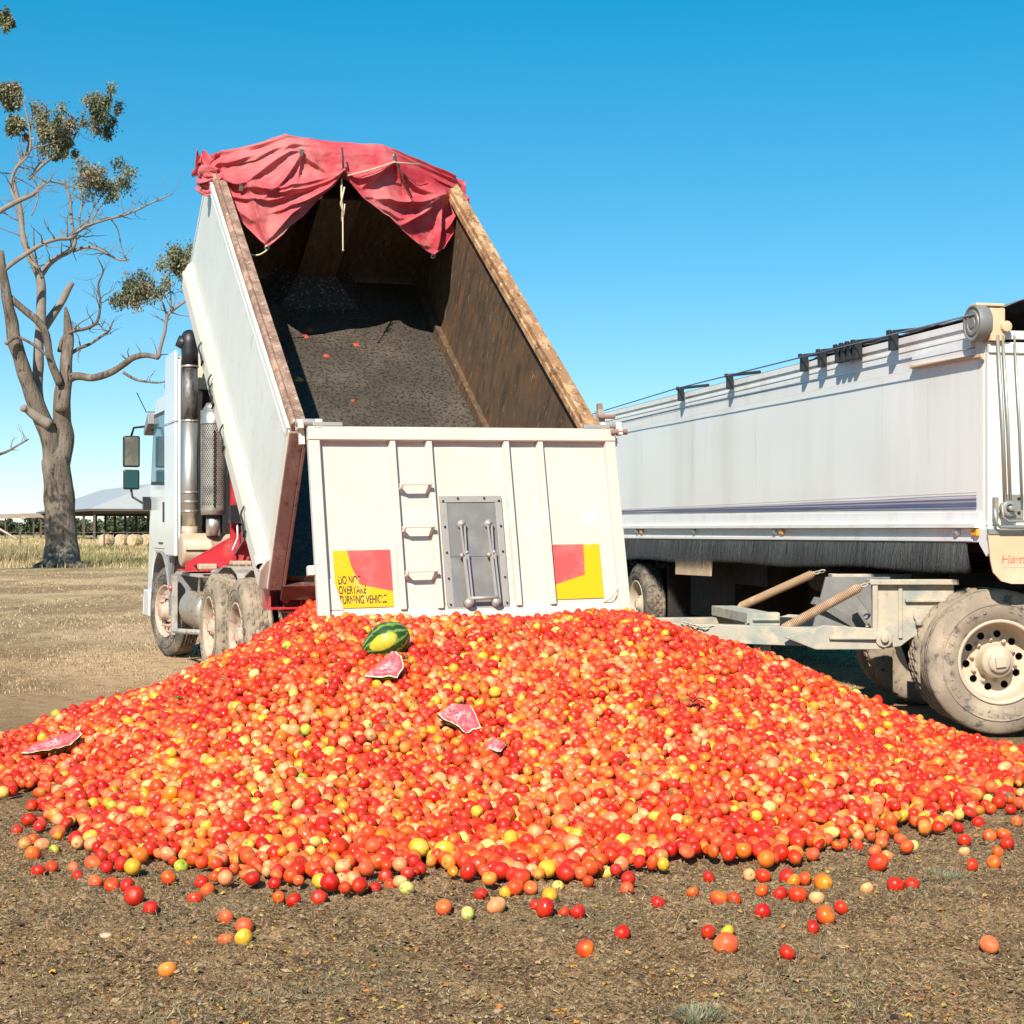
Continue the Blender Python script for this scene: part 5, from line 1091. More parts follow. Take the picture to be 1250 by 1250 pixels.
# loose tomatoes read off the photograph: (px, py of centre, apparent width px, colour, shape)
LOOSE = [(206, 1176, 23, 'orange', 'round'), (277, 1109, 19, 'orange_red', 'round'), (299, 1116, 23, 'orange_red', 'round'), (277, 1129, 21, 'orange_red', 'round'), (298, 1132, 22, 'yellow', 'plump'),
 (341, 1087, 16, 'orange_red', 'round'), (359, 1086, 20, 'red', 'round'), (390, 1086, 20, 'red', 'round'), (239, 1084, 20, 'red', 'round'), (254, 1074, 20, 'orange_red', 'round'), (247, 1070, 18, 'red', 'round'),
 (207, 1064, 20, 'orange_red', 'round'), (185, 1100, 19, 'red', 'round'), (165, 1087, 25, 'red', 'plump'), (157, 1074, 20, 'red', 'round'), (138, 1072, 20, 'red', 'round'), (118, 1070, 19, 'orange_red', 'plump'), (163, 1056, 21, 'yellow', 'roma'), (115, 1046, 19, 'orange_red', 'roma'),
 (96, 1060, 16, 'red', 'round'), (91, 1050, 13, 'orange', 'round'), (65, 1055, 16, 'red', 'round'), (48, 1058, 18, 'red', 'round'), (42, 1038, 19, 'orange_red', 'roma'), (67, 1029, 14, 'green_yellow', 'round'), (53, 1026, 17, 'peach', 'roma'), (42, 1022, 16, 'orange_red', 'round'), (32, 1028, 16, 'orange', 'roma'), (131, 1053, 18, 'red', 'round'), (150, 1052, 20, 'red', 'round'),
 (151, 1040, 19, 'orange', 'round'), (222, 1050, 18, 'green_yellow', 'round'), (270, 1057, 20, 'yellow', 'pear'), (542, 1097, 21, 'orange_red', 'round'), (571, 1108, 17, 'green_yellow', 'roma'), (606, 1095, 21, 'peach', 'roma'), (587, 1081, 17, 'red', 'round'), (617, 1080, 16, 'yellow', 'round'), (629, 1077, 20, 'orange_red', 'pear'), (648, 1079, 18, 'orange_red', 'round'),
 (655, 1096, 18, 'red', 'round'), (665, 1101, 25, 'red', 'round'), (671, 1084, 20, 'yellow', 'roma'), (681, 1072, 14, 'yellow', 'round'), (688, 1103, 16, 'red', 'round'), (705, 1104, 19, 'red', 'plump'), (715, 1150, 24, 'orange_red', 'plump'), (759, 1127, 21, 'red', 'round'), (765, 1078, 17, 'orange_red', 'round'), (803, 1087, 19, 'red', 'round'), (845, 1078, 16, 'orange_red', 'round'),
 (718, 1069, 14, 'red', 'roma'), (739, 1053, 18, 'yellow', 'round'), (458, 1073, 17, 'red', 'round'), (477, 1070, 14, 'orange_red', 'round'), (489, 1071, 15, 'peach', 'roma'), (497, 1075, 18, 'green_yellow', 'roma'), (437, 1056, 18, 'orange_red', 'round'), (425, 1063, 17, 'red', 'round'), (471, 1061, 18, 'red', 'round'),
 (877, 1086, 23, 'orange_red', 'round'), (895, 1084, 18, 'red', 'round'), (864, 1132, 18, 'red', 'round'), (887, 1125, 18, 'yellow', 'round'), (885, 1145, 28, 'orange_red', 'pear'), (960, 1156, 20, 'red', 'round'), (991, 1125, 18, 'red', 'round'), (1007, 1106, 26, 'orange_red', 'round'), (1026, 1096, 19, 'red', 'round'), (930, 1102, 21, 'red', 'round'), (929, 1076, 17, 'orange_red', 'round'), (931, 1058, 20, 'red', 'round'),
 (951, 1077, 19, 'red', 'round'), (973, 1077, 24, 'red', 'round'), (961, 1058, 22, 'red', 'plump'), (982, 1064, 18, 'orange_red', 'round'), (968, 1064, 18, 'orange', 'round'), (1004, 1064, 22, 'orange', 'roma'), (996, 1084, 20, 'peach', 'round'), (1057, 1073, 17, 'peach', 'round'), (1092, 1070, 22, 'red', 'plump'), (1112, 1070, 19, 'red', 'round'), (1071, 1048, 22, 'red', 'roma'), (1082, 1037, 16, 'orange', 'round'), (1067, 1034, 17, 'orange_red', 'round'),
 (1185, 1052, 17, 'red', 'round'), (1212, 1044, 19, 'orange_red', 'round'), (1217, 1032, 14, 'orange_red', 'round'), (1176, 1020, 17, 'red', 'round'), (1176, 1033, 14, 'peach', 'round'), (1206, 1142, 22, 'orange', 'roma'), (1228, 1024, 18, 'red', 'round'), (1224, 1012, 18, 'orange_red', 'round'), (1207, 1015, 17, 'orange_red', 'round'), (1114, 1027, 14, 'green_yellow', 'round'), (1098, 1018, 16, 'orange_red', 'round'), (1075, 1016, 15, 'yellow', 'round'), (914, 1061, 16, 'peach', 'round'), (865, 1061, 16, 'red', 'round'), (955, 1031, 17, 'orange_red', 'round'),
 (1193, 996, 16, 'red', 'round'), (1168, 1006, 15, 'red', 'round'), (1240, 998, 15, 'orange_red', 'round'), (72, 1010, 16, 'orange_red', 'roma'), (22, 1010, 15, 'red', 'round'), (1045, 1024, 17, 'orange_red', 'pear')]
loose = []
for (x, y, wpx, cn_, sh) in LOOSE:
    r = .035
    for _ in range(3):
        Y = 1900 * (CAMH - r) / max(60, (y - 645)); r = wpx / 1900 * Y / 2; r = min(max(r, .026), .048)
    p = px(x, y, Y); loose.append((p.x, Y, r, cn_, sh))
keep_clear = [(p[0], p[1], p[2]) for p in loose]
# melons and leaves sit on the heap: where the view ray meets the heap
def on_pile(x, y):
    for Y in np.arange(6, 12.6, .01):
        p = px(x, y, Y); h, _ = pile_h(p.x, Y)
        if p.z <= h: return Vector((p.x, Y, float(h)))
MEL = on_pile(471, 792); SL1 = on_pile(470, 826); SL2 = on_pile(560, 886); SL3 = on_pile(62, 920)

sp = .0622; pts = []
for layer, dz in ((0, -.030), (1, -.082)):
    yy = np.arange(6.2, 13.3, sp * .866)
    for k, y in enumerate(yy):
        xx = np.arange(-4.4, 4.2, sp) + (sp / 2 if k % 2 else 0)
        X = xx + rng.uniform(-.02, .02, len(xx)); Y = y + rng.uniform(-.02, .02, len(xx))
        h, d = pile_h(X, Y)
        cut = 4.12 + .34 * np.exp(-((X - .05) / .7) ** 2) + .10 * np.sin(X * 5.3) + .06 * np.sin(X * 11 + 2) + .45 * np.clip((X - 1.5) / 1.2, 0, 1)
        ok = d < cut + .25
        ok &= rng.random(len(X)) < np.clip((cut + .25 - d) / (.45 + .5 * np.clip((X - 1.3) / 1.2, 0, 1)), .0, 1)
        if layer: ok &= h > .10
        ok &= (np.abs(X) < Y * .40 + .2)
        ok &= ~((X > 2.75) & (Y > 10.9))            # the dolly wheel stands here
        ok &= ~((X < -1.75) & (Y > 12.3)); ok &= ~((X > 1.1) & (Y > 11.6 - (X - 1.1) * .3)); ok &= ~((np.abs(X + .3) < 1.2) & (Y > 12.9))
        for i in np.nonzero(ok)[0]:
            r = float(np.clip(rng.normal(.0325, .0040), .022, .042)); z = max(h[i] + dz + .11 * np.clip((Y[i] - 11.3) / .8, 0, 1) * np.clip((-.8 - X[i]) / .4, 0, 1) * np.clip((X[i] + 2.3) / .7, 0, 1) + rng.uniform(-.014, .014), r - .004)
            if layer and z < r + .03: continue
            pts.append((X[i], Y[i], z, r, layer))
# stray ones spilling past the edge
for _ in range(70):
    a = rnd.uniform(math.pi * 1.02, math.pi * 1.98); q = rnd.uniform(4.2, 4.6)
    x = -.27 + math.copysign(1.08, math.cos(a)) * abs(math.cos(a)) ** .5 + math.cos(a) * q / 1.6; y = 11.05 + math.sin(a) * q * .98
    if all((x - p[0]) ** 2 + (y - p[1]) ** 2 > .011 for p in keep_clear) and y < 10.5: pts.append((x, y, .033, .034, 0))
P = np.array(pts)
# drop those overlapping the hand-placed ones
if True:
    L_ = np.array(keep_clear); dd = np.min((P[:, None, 0] - L_[None, :, 0]) ** 2 + (P[:, None, 1] - L_[None, :, 1]) ** 2, axis=1)
    P = P[~((dd < .0040) & (P[:, 2] < .08))]
rr = P[:, 3]; pos = P[:, :3].copy(); home = pos[:, 2].copy()
for it in range(3):
    kd = KDTree(len(pos))
    for i, p in enumerate(pos): kd.insert(p, i)
    kd.balance(); A = []; B_ = []
    for i, p in enumerate(pos):
        for (_, j, _) in kd.find_range(p, .082):
            if j > i: A.append(i); B_.append(j)
    A = np.array(A); B_ = np.array(B_)
    for s_ in range(6):
        dv = pos[B_] - pos[A]; dl = np.linalg.norm(dv, axis=1) + 1e-9; ov = np.maximum(0, (rr[A] + rr[B_]) * .985 - dl); mv = dv / dl[:, None] * (ov * .5 * .8)[:, None]
        np.add.at(pos, A, -mv); np.add.at(pos, B_, mv); pos[:, 2] += (home - pos[:, 2]) * .12; pos[:, 2] = np.maximum(pos[:, 2], rr - .004)
bases_hi = [tomato_base(s, 12, 18, i) for i, s in enumerate(['round', 'plump', 'round', 'roma', 'pear', 'round'])]
bases_mid = [tomato_base(s, 8, 12, i) for i, s in enumerate(['round', 'plump', 'round', 'roma', 'pear', 'round'])]
bases_lo = [tomato_base(s, 6, 8, i) for i, s in enumerate(['round', 'plump', 'round', 'roma', 'pear', 'round'])]
mel_keep = [(MEL, .17), (SL1, .10), (SL2, .12), (SL3, .12)]
for q, rad in mel_keep:
    dd = np.hypot(pos[:, 0] - q.x, pos[:, 1] - q.y); m = (dd < rad) & (P[:, 4] == 0)
    pos[m, 2] -= .03
# nearest of the heap become individual tomatoes, the mass behind them is one object
dist = np.hypot(pos[:, 0], pos[:, 1]); size = rr / dist; top = P[:, 4] == 0
order = np.argsort(-np.where(top & (np.abs(pos[:, 0] / pos[:, 1]) < .335), size * 1.0 + (dist < 7.6) * .001, 0))
NIND = 300 - len(loose)
ind = order[:NIND]; mask = np.ones(len(pos), bool); mask[ind] = False
rest = np.nonzero(mask)[0]
VV = []; TT = []; CC = []; off = 0
Rm = rand_rot(len(pos)); 
for q in rest:
    x, y, z = pos[q]; base = (bases_lo if (P[q, 4] == 1 or y > 11.9) else bases_mid)[rng.integers(0, 6)]
    V0, T0, W0, S0 = base; cname = pick_colour(x, y, z); c1, c2 = rnd.choice(PAL[cname])
    s3 = rr[q] * np.array([rnd.uniform(.86, 1.08), rnd.uniform(.86, 1.08), rnd.uniform(.9, 1.1)])
    hurt = rnd.random(); cc_ = None
    if hurt < .05: s3 = s3 * np.array([1.1, 1.1, .62])
    elif hurt < .13:
        hd = rng.normal(size=3); hd /= np.linalg.norm(hd); dt = V0 @ hd / np.linalg.norm(V0, axis=1); cc_ = dt > .62
        V0 = np.where(cc_[:, None], V0 * rng.uniform(.70, .88, (len(V0), 1)), V0)
    VV.append((V0 * s3) @ Rm[q].T + pos[q]); TT.append(T0 + off); off += len(V0); CC.append(tomato_cols(W0, S0 * (rnd.random() < .8), c1, c2, V0, rnd.random() * 9) * rnd.uniform(.90, 1.06))
    if cc_ is not None: CC[-1] = np.where(cc_[:, None], np.array([(.62, .30, .10), (.50, .10, .03), (.30, .13, .05)][rnd.randrange(3)]) * rng.uniform(.6, 1.1, (len(V0), 1)), CC[-1])
heap = npmesh('tomato_heap', np.concatenate(VV), np.concatenate(TT), 'tomato', np.concatenate(CC), smooth=True)
tag(heap, 'great heap of red, orange and yellow tomatoes tipped out below the tailgate', 'tomato heap', kind='stuff')
print('tomatoes', len(pos), 'tris', sum(len(t) for t in TT))
# individual tomatoes share a few meshes
tm_cache = {}
def tomato_me(cname, ci, shape):
    k = (cname, ci, shape)
    if k not in tm_cache:
        V0, T0, W0, S0 = bases_hi[['round', 'plump', 'x', 'roma', 'pear'].index(shape)]
        c1, c2 = PAL[cname][ci % len(PAL[cname])]
        o = npmesh('tomato', V0, T0, 'tomato', tomato_cols(W0, S0, c1, c2, V0, ci * 3.1 + 1), smooth=True)
        me = o.data; bpy.data.objects.remove(o); tm_cache[k] = me
    return tm_cache[k]
# material noise is in object space, so give each shared mesh a unit-size copy of the skin with finer noise
M['tomato_u'] = M['tomato'].copy()
for n in M['tomato_u'].node_tree.nodes:
    if n.type == 'TEX_NOISE': n.inputs['Scale'].default_value *= .036
CN = {'red': 'red', 'orange_red': 'orange-red', 'orange': 'orange', 'peach': 'pale peach', 'yellow': 'yellow', 'green_yellow': 'greenish yellow'}
SN = {'round': 'round', 'plump': 'plump', 'roma': 'oval', 'pear': 'pear-shaped'}
SECT = [(-2.6, "at the heap's left end"), (-1.35, 'left of the tailgate'), (-.75, 'below the lettered sign'), (-.1, 'below the rung ladder'), (.55, 'below the grey hatch'), (1.3, 'below the plain sign'), (2.2, 'below the trailer drawbar'), (99, "at the heap's right end")]
def sect(x, y):
    x = x * 10.5 / y                     # judged along the line of sight
    return next(n for lim, n in SECT if x < lim)
def size_word(r): return 'small' if r < .0315 else 'large' if r > .0375 else 'middling'
def add_tomato(x, y, z, r, cname, shape, label, group):
    me = tomato_me(cname, rnd.randrange(3), shape)
    if me.materials[0] != M['tomato_u']: me.materials.clear(); me.materials.append(M['tomato_u'])
    o = bpy.data.objects.new('tomato', me); COL.objects.link(o)
    o.scale = (r, r * rnd.uniform(.95, 1.04), r)
    o.rotation_euler = (rnd.uniform(-1.9, 1.9), rnd.uniform(-.6, .6) + (1.4 if shape in ('roma', 'pear') else 0), rnd.uniform(0, 6.28)); o.location = (x, y, z)
    return tag(o, label, 'tomato', group)
SPEC = {0: 'orange tomato lying alone on bare dirt nearest the bottom left corner', 1: 'orange-red tomato at the back left of the clump of four on the dirt', 2: 'orange-red tomato at the back right of the clump of four on the dirt', 3: 'orange-red tomato at the front left of the clump of four on the dirt', 4: 'yellow tomato at the front of the clump of four on the dirt',
 5: 'small orange-red tomato, left of three in a row on the dirt', 6: 'red tomato, middle of three in a row on the dirt', 7: 'red tomato, right of three in a row on the dirt', 12: 'red tomato at the near tip of the trail spilling down on the left', 13: 'large plump red tomato second in the trail spilling down on the left',
 24: 'pale greenish yellow tomato beyond the left tip of the heap', 33: 'orange-red tomato with a yellow flank lying apart, left of a pale green one', 34: 'upright pale greenish yellow oval tomato alone in front of the heap', 35: 'peach-coloured oval tomato in front of the heap, right of the pale green one',
 41: 'large red tomato leading the pair in front of the heap centre', 42: 'pale yellow oval tomato behind the large red one at heap centre', 46: 'plump orange-red tomato lying alone on the dirt right of centre, nearest the camera', 47: 'red tomato lying alone on the dirt, right of the plump orange-red one', 49: 'red tomato alone on the dirt just off the front edge, right of centre',
 62: 'red tomato beside the yellow one and the big pear-shaped one', 63: 'small yellow tomato touching the back of the big pear-shaped orange tomato', 64: 'big pear-shaped orange-red tomato below a small yellow one', 65: 'bright red tomato lying alone, nearest the bottom edge right of centre', 66: 'red tomato with a pale stem scar facing the camera, alone on the dirt', 67: 'large orange-red tomato touching a smaller red one behind it',
 68: 'small red tomato behind the large orange-red one on the dirt', 69: 'red tomato alone in front of a cluster of six on the right', 80: 'pale peach tomato alone between two clusters on the right', 89: 'orange tomato with a torn side lying alone far right on the dirt', 85: 'red tomato alone at the right, left of an orange pair'}
for i, (x, y, r, cn_, sh) in enumerate(loose):
    lab = SPEC.get(i) or f"loose {size_word(r)} {CN[cn_]} {SN[sh]} tomato {sect(x, y)}"
    add_tomato(x, y, float(gz(np.array([x]), np.array([y]))[0]) + r * .86 - .006, r, cn_, sh, lab, 'loose tomatoes on the dirt in front of the heap')
for q in ind:
    x, y, z = pos[q]; sh = rnd.choice(['round', 'plump', 'round', 'roma', 'round', 'pear']); cn_ = pick_colour(x, y, z)
    third = 'left' if x < -1.0 else 'right' if x > .6 else 'middle'
    add_tomato(x, y, z, rr[q], cn_, sh, f"{size_word(rr[q])} {CN[cn_]} {SN[sh]} front-row tomato {sect(x, y)}", 'tomatoes along the front edge of the heap')

NUM = ['', 'one', 'two', 'three', 'four', 'five', 'six', 'seven', 'eight', 'nine', 'ten', 'eleven', 'twelve']; ORD = ['leftmost', 'second', 'third', 'fourth', 'fifth', 'sixth', 'seventh', 'eighth', 'ninth', 'tenth', 'eleventh', 'rightmost']
same = {}
for o in COL.objects:
    if o.name.startswith('tomato') and o.get('category') == 'tomato': same.setdefault(o['label'], []).append(o)
for lab, os_ in same.items():
    if 1 < len(os_) <= 12:
        os_.sort(key=lambda o: o.location.x / o.location.y)
        for k, o in enumerate(os_): o['label'] = lab + (f', leftmost of {NUM[len(os_)]}' if k == 0 else f', rightmost of {NUM[len(os_)]}' if k == len(os_) - 1 else f', {ORD[k]} of {NUM[len(os_)]} from left')

# watermelons
def melon():
    V0, T0, W0, S0 = tomato_base('roma', 20, 28, 5); V = V0.copy(); V = V[:, [2, 0, 1]]
    V[:, 0] *= .178 / 1.3; k = np.where(V[:, 0] < 0, 1 + .32 * (V[:, 0] / .172), 1.0); V[:, 1] *= .128 * k; V[:, 2] *= .125 * k
    return npmesh('watermelon', V, T0, 'melon', smooth=True)
o = melon(); o.location = MEL + Vector((0, 0, .045)); o.rotation_euler = (0, R(-24), R(8)); tag(o, 'whole green striped watermelon with a yellow patch resting near the top of the heap', 'watermelon')
def wedge(name_, outline, depth, loc, rot, label):
    """broken piece: flesh face with pale rim, green rind shell behind"""
    n = len(outline); cx = sum(p[0] for p in outline) / n; cz = sum(p[1] for p in outline) / n
    b = MB(); vs_ = []; rings = [1.0, .93, .88, .6, .3]
    for k, s in enumerate(rings):
        for (x, z) in outline: vs_.append((cx + (x - cx) * s, -.0 - (.012 if k > 1 else 0) - .012 * noise.noise((x * 30 * s, z * 30 * s, 3)), cz + (z - cz) * s))
    vs_.append((cx, -.022, cz)); fs_ = []; c0 = len(rings) * n
    for k in range(len(rings) - 1):
        for j in range(n): b_ = (k * n + j, k * n + (j + 1) % n, (k + 1) * n + (j + 1) % n, (k + 1) * n + j); fs_.append((b_, 1 if k < 1 else 0))
    for j in range(n): fs_.append((((len(rings) - 1) * n + j, (len(rings) - 1) * n + (j + 1) % n, c0), 0))
    for f, m in fs_: b.add([], [], 0)
    b.v = [tuple(v) for v in vs_]; b.f = [list(f) for f, m in fs_]; b.m = [m for f, m in fs_]; b.s = [True] * len(fs_)
    o0 = len(b.v); back = []
    for k, (s, d) in enumerate(((1.0, 0), (.95, depth * .5), (.75, depth * .85), (.35, depth))):
        for (x, z) in outline: back.append((cx + (x - cx) * s, .001 + d, cz + (z - cz) * s))
    fb = [(k * n + j, (k + 1) * n + j, (k + 1) * n + (j + 1) % n, k * n + (j + 1) % n) for k in range(3) for j in range(n)] + [tuple(range(3 * n, 4 * n))]
    b.add(back, fb, 2, True)
    for _ in range(9):
        a = rnd.uniform(0, 6.28); q = rnd.uniform(.015, .05); b.tube([(cx + q * math.cos(a), -.03, cz + q * math.sin(a)), (cx + q * math.cos(a) + .004, -.026, cz + q * math.sin(a))], .0022, 5, 3)
    o = b.build('watermelon_piece', ['melon_flesh', 'melon_white', 'melon', 'seed']); o.location = loc; o.rotation_euler = rot; o.scale = (1.22, 1.6, 1.22); return tag(o, label, 'watermelon piece')
tri = lambda pts, m=4: [(a[0] + (c[0] - a[0]) * t / m + .004 * math.sin(i * 3 + t), a[1] + (c[1] - a[1]) * t / m + .004 * math.cos(i * 5 + t * 2)) for i, (a, c) in enumerate(zip(pts, pts[1:] + pts[:1])) for t in range(m)]
wedge('a', tri([(-.10, -.055), (.07, -.06), (.095, .0), (.075, .075), (.03, .10), (-.03, .03)]), .045, SL1 + Vector((0, 0, .055)), (R(-38), 0, R(-6)), 'triangular broken watermelon piece lying just below the whole watermelon')
wedge('b', tri([(-.10, .02), (-.02, .075), (.06, .07), (.10, -.06), (.03, -.09), (-.04, -.03)]), .04, SL2 + Vector((0, 0, .05)), (R(-42), 0, R(8)), 'jagged pink watermelon piece lying face up in the middle of the heap')
wedge('c', tri([(-.14, -.05), (.0, -.035), (.10, .0), (.15, .07), (.135, .075), (.03, .045), (-.08, .0)]), .035, SL3 + Vector((0, 0, .055)), (R(-45), 0, R(10)), 'thin curved watermelon slice at the left end of the heap')
q = on_pile(582, 917); wedge('d', tri([(-.05, .0), (.0, .04), (.06, .0), (.0, -.05)]), .03, q + Vector((.1, 0, .03)), (R(-60), 0, R(30)), 'small dark crushed watermelon scrap in the middle of the heap')
for (lx, ly, lab) in ((218, 862, 'green leaf scrap lying on the left slope of the heap'), (846, 866, 'green leaf lying on the right slope of the heap'), (488, 812, 'lime-green rind scrap beside the whole watermelon')):
    q = on_pile(lx, ly); b = MB()
    for k in range(3):
        a0 = rnd.uniform(0, 6.28); Lf = rnd.uniform(.05, .075); vs_ = []
        for i in range(7):
            t = i / 6; wv = math.sin(math.pi * t) * .022; c = (math.cos(a0) * Lf * t, math.sin(a0) * Lf * t * .6)
            nx_, ny_ = -math.sin(a0), math.cos(a0); zz = .02 * math.sin(t * 3) + k * .008
            vs_ += [(c[0] + nx_ * wv, c[1] + ny_ * wv, zz + .006), (c[0], c[1], zz), (c[0] - nx_ * wv, c[1] - ny_ * wv, zz + .008)]
        b.add(vs_, [(3 * i + u, 3 * i + u + 1, 3 * i + u + 4, 3 * i + u + 3) for i in range(6) for u in (0, 1)], 0, True)
    o = b.build('leaf_scrap', 'green_leaf' if lx != 488 else 'melon'); o.location = q + Vector((0, 0, .028)); tag(o, lab, 'leaf scrap')

# ------------------------------------------------------------------ litter on the ground: clods, straw, dried skins, turf
def scatter(n, ymin, ymax, power=1.5):
    u = rng.random(n); Y = (ymin ** (1 - power) + u * (ymax ** (1 - power) - ymin ** (1 - power))) ** (1 / (1 - power)); X = rng.uniform(-.37, .37, n) * Y
    _, d = pile_h(X, Y); ok = d > 4.2; return X[ok], Y[ok]
gmesh = bpy.data.objects['ground'].data
def clods():
    X, Y = scatter(26000, 3.9, 11.5, 2.2); n = len(X); Z = gz(X, Y); s = np.exp(rng.normal(-5.15, .55, n)).clip(.002, .018)
    base = np.array([(1, 0, 0), (-1, 0, 0), (0, 1, 0), (0, -1, 0), (0, 0, .8), (0, 0, -.6)]); T = np.array([(0, 2, 4), (2, 1, 4), (1, 3, 4), (3, 0, 4), (2, 0, 5), (1, 2, 5), (3, 1, 5), (0, 3, 5)])
    V = base[None] * (s[:, None, None] * rng.uniform(.5, 1.4, (n, 6, 1))); Rr = rand_rot(n); V = np.einsum('nij,nkj->nki', Rr, V); V[:, :, 2] *= .6; V += np.stack([X, Y, Z + s * .1], 1)[:, None]
    C = np.array([(0.197, 0.123, 0.067), (0.115, 0.070, 0.038), (0.262, 0.176, 0.100), (0.328, 0.230, 0.133), (0.066, 0.041, 0.024)])[rng.integers(0, 5, n)] * rng.uniform(.8, 1.15, (n, 1))
    o = npmesh('soil_clods', V.reshape(-1, 3), (T[None] + (np.arange(n) * 6)[:, None, None]).reshape(-1, 3), 'bits', np.repeat(C, 6, 0)); return tag(o, 'small brown soil clods scattered over the dirt', 'soil clods', kind='stuff')
clods()
def strips(name_, X, Y, Z, ln, wd3, ang, tilt, C, label, cat, bend=.3, matn='bits'):
    n = len(X); dx, dy = np.cos(ang), np.sin(ang); P0 = np.stack([X, Y, Z], 1); D1 = np.stack([dx * np.cos(tilt), dy * np.cos(tilt), np.sin(tilt)], 1) * ln[:, None]
    sd = np.stack([-dy, dx, np.zeros(n)], 1); bd = sd * (rng.normal(0, bend, n) * ln)[:, None]
    V = np.zeros((n, 6, 3)); w2 = sd * wd3[:, None]
    V[:, 0] = P0 - w2; V[:, 1] = P0 + w2; V[:, 2] = P0 + D1 * .5 + bd * .5 - w2; V[:, 3] = P0 + D1 * .5 + bd * .5 + w2; V[:, 4] = P0 + D1 - w2 * .4; V[:, 5] = P0 + D1 + w2 * .4
    V[:, 2:4, 2] += (wd3 * .8)[:, None]
    T = np.array([(0, 1, 3), (0, 3, 2), (2, 3, 5), (2, 5, 4)]); o = npmesh(name_, V.reshape(-1, 3), (T[None] + (np.arange(n) * 6)[:, None, None]).reshape(-1, 3), matn, np.repeat(C, 6, 0)); return tag(o, label, cat, kind='stuff')
X, Y = scatter(42000, 3.9, 14, 2.1); n = len(X)
C = np.array([(0.533, 0.376, 0.186), (0.426, 0.287, 0.142), (0.640, 0.475, 0.266), (0.277, 0.178, 0.089), (0.192, 0.128, 0.062), (0.127, 0.079, 0.040)])[rng.integers(0, 6, n)]
strips('straw', X, Y, gz(X, Y) + .003, np.exp(rng.normal(-3.7, .55, n)).clip(.008, .16), rng.uniform(.0005, .0017, n), rng.uniform(0, 6.28, n), rng.normal(.06, .14, n), C, 'dry straw and grass stalks littering the dirt', 'straw')
# flattened grey-green turf patches
X, Y = scatter(60000, 3.9, 12, 2.0)
nn = np.array([noise.noise((x * 1.5, y * 1.5, 20)) for x, y in zip(X, Y)]); spots = [(px(150, 1090, 6.2).x, 6.25, .55), (px(850, 1235, 4.78).x, 4.78, .13), (px(1150, 1065, 6.7).x, 6.7, .3), (px(60, 1080, 6.5).x, 6.5, .5), (px(450, 1062, 6.8).x, 6.75, .35)]
ok = nn > .28
for sx_, sy_, sr in spots: ok |= (np.hypot(X - sx_, Y - sy_) < sr * (.6 + .5 * rng.random(len(X)))) & (rng.random(len(X)) < .9)
X, Y = X[ok], Y[ok]; n = len(X); C = np.array([(.16, .165, .10), (.22, .21, .13), (.12, .13, .08), (.33, .29, .19)])[rng.integers(0, 4, n)]
strips('turf', X, Y, gz(X, Y), rng.uniform(.012, .045, n), rng.uniform(.0005, .0011, n), rng.uniform(0, 6.28, n), rng.uniform(.1, 1.0, n), C, 'patches of flattened grey-green grass on the dirt', 'grass')
def tuft(x, y, nb, h, rad, label):
    a = rng.uniform(0, 6.28, nb); q = rad * np.sqrt(rng.random(nb)); X = x + q * np.cos(a); Y = y + q * np.sin(a); C = np.array([(.13, .15, .09), (.2, .2, .12), (.28, .26, .16)])[rng.integers(0, 3, nb)]
    return strips('grass_tuft', X, Y, gz(X, Y), rng.uniform(.4, 1, nb) * h, rng.uniform(.0008, .0015, nb), a, rng.uniform(.5, 1.3, nb), C, label, 'grass tuft')
tuft(px(850, 1238, 4.75).x, 4.75, 420, .05, .07, 'small grey-green grass tuft at the bottom edge'); tuft(px(1155, 1068, 6.6).x, 6.6, 300, .035, .09, 'low grey-green grass tuft at the right')
# dried tomato skins and flecks
X, Y = scatter(5600, 3.9, 9.5, 2.4); cl = np.array([noise.noise((x * 2.2, y * 2.2, 40)) for x, y in zip(X, Y)]); ok = cl > -.12; X, Y = X[ok], Y[ok]; n = len(X)
s = np.exp(rng.normal(-5.1, .5, n)).clip(.002, .015)
k = 7; th = np.linspace(0, 2 * math.pi, k, endpoint=False)[None, :] + rng.uniform(0, 6.28, (n, 1)); rad = s[:, None] * rng.uniform(.4, 1.2, (n, k)); Zg = gz(X, Y)
V = np.zeros((n, k + 1, 3)); V[:, :k, 0] = X[:, None] + rad * np.cos(th); V[:, :k, 1] = Y[:, None] + rad * np.sin(th); V[:, :k, 2] = (Zg + .002)[:, None] + s[:, None] * rng.uniform(0, .9, (n, k)); V[:, k] = np.stack([X, Y, Zg + .004 + s * .2], 1)
T = np.array([(i, (i + 1) % k, k) for i in range(k)]); C = np.array([(.62, .33, .04), (.60, .22, .03), (.55, .36, .10), (.50, .17, .06), (.46, .36, .07), (.45, .27, .14)])[rng.integers(0, 6, n)] * rng.uniform(.6, 1, (n, 1))
tag(npmesh('dried_skins', V.reshape(-1, 3), (T[None] + (np.arange(n) * (k + 1))[:, None, None]).reshape(-1, 3), 'bits', np.repeat(C, k + 1, 0)), 'dried orange and yellow tomato skins flecking the dirt', 'dried skins', kind='stuff')
X, Y = scatter(15000, 3.9, 11, 2.2); n = len(X); s = np.exp(rng.normal(-5.15, .5, n)).clip(.003, .016); th = np.linspace(0, 2 * math.pi, 6, endpoint=False)[None, :] + rng.uniform(0, 6.28, (n, 1)); rad = s[:, None] * rng.uniform(.25, 1.15, (n, 6)); Zg = gz(X, Y)
V = np.zeros((n, 7, 3)); V[:, :6, 0] = X[:, None] + rad * np.cos(th); V[:, :6, 1] = Y[:, None] + rad * np.sin(th); V[:, :6, 2] = (Zg + .001)[:, None] + s[:, None] * rng.uniform(-.1, .7, (n, 6)); V[:, 6] = np.stack([X, Y, Zg + .004 + s * .25], 1)
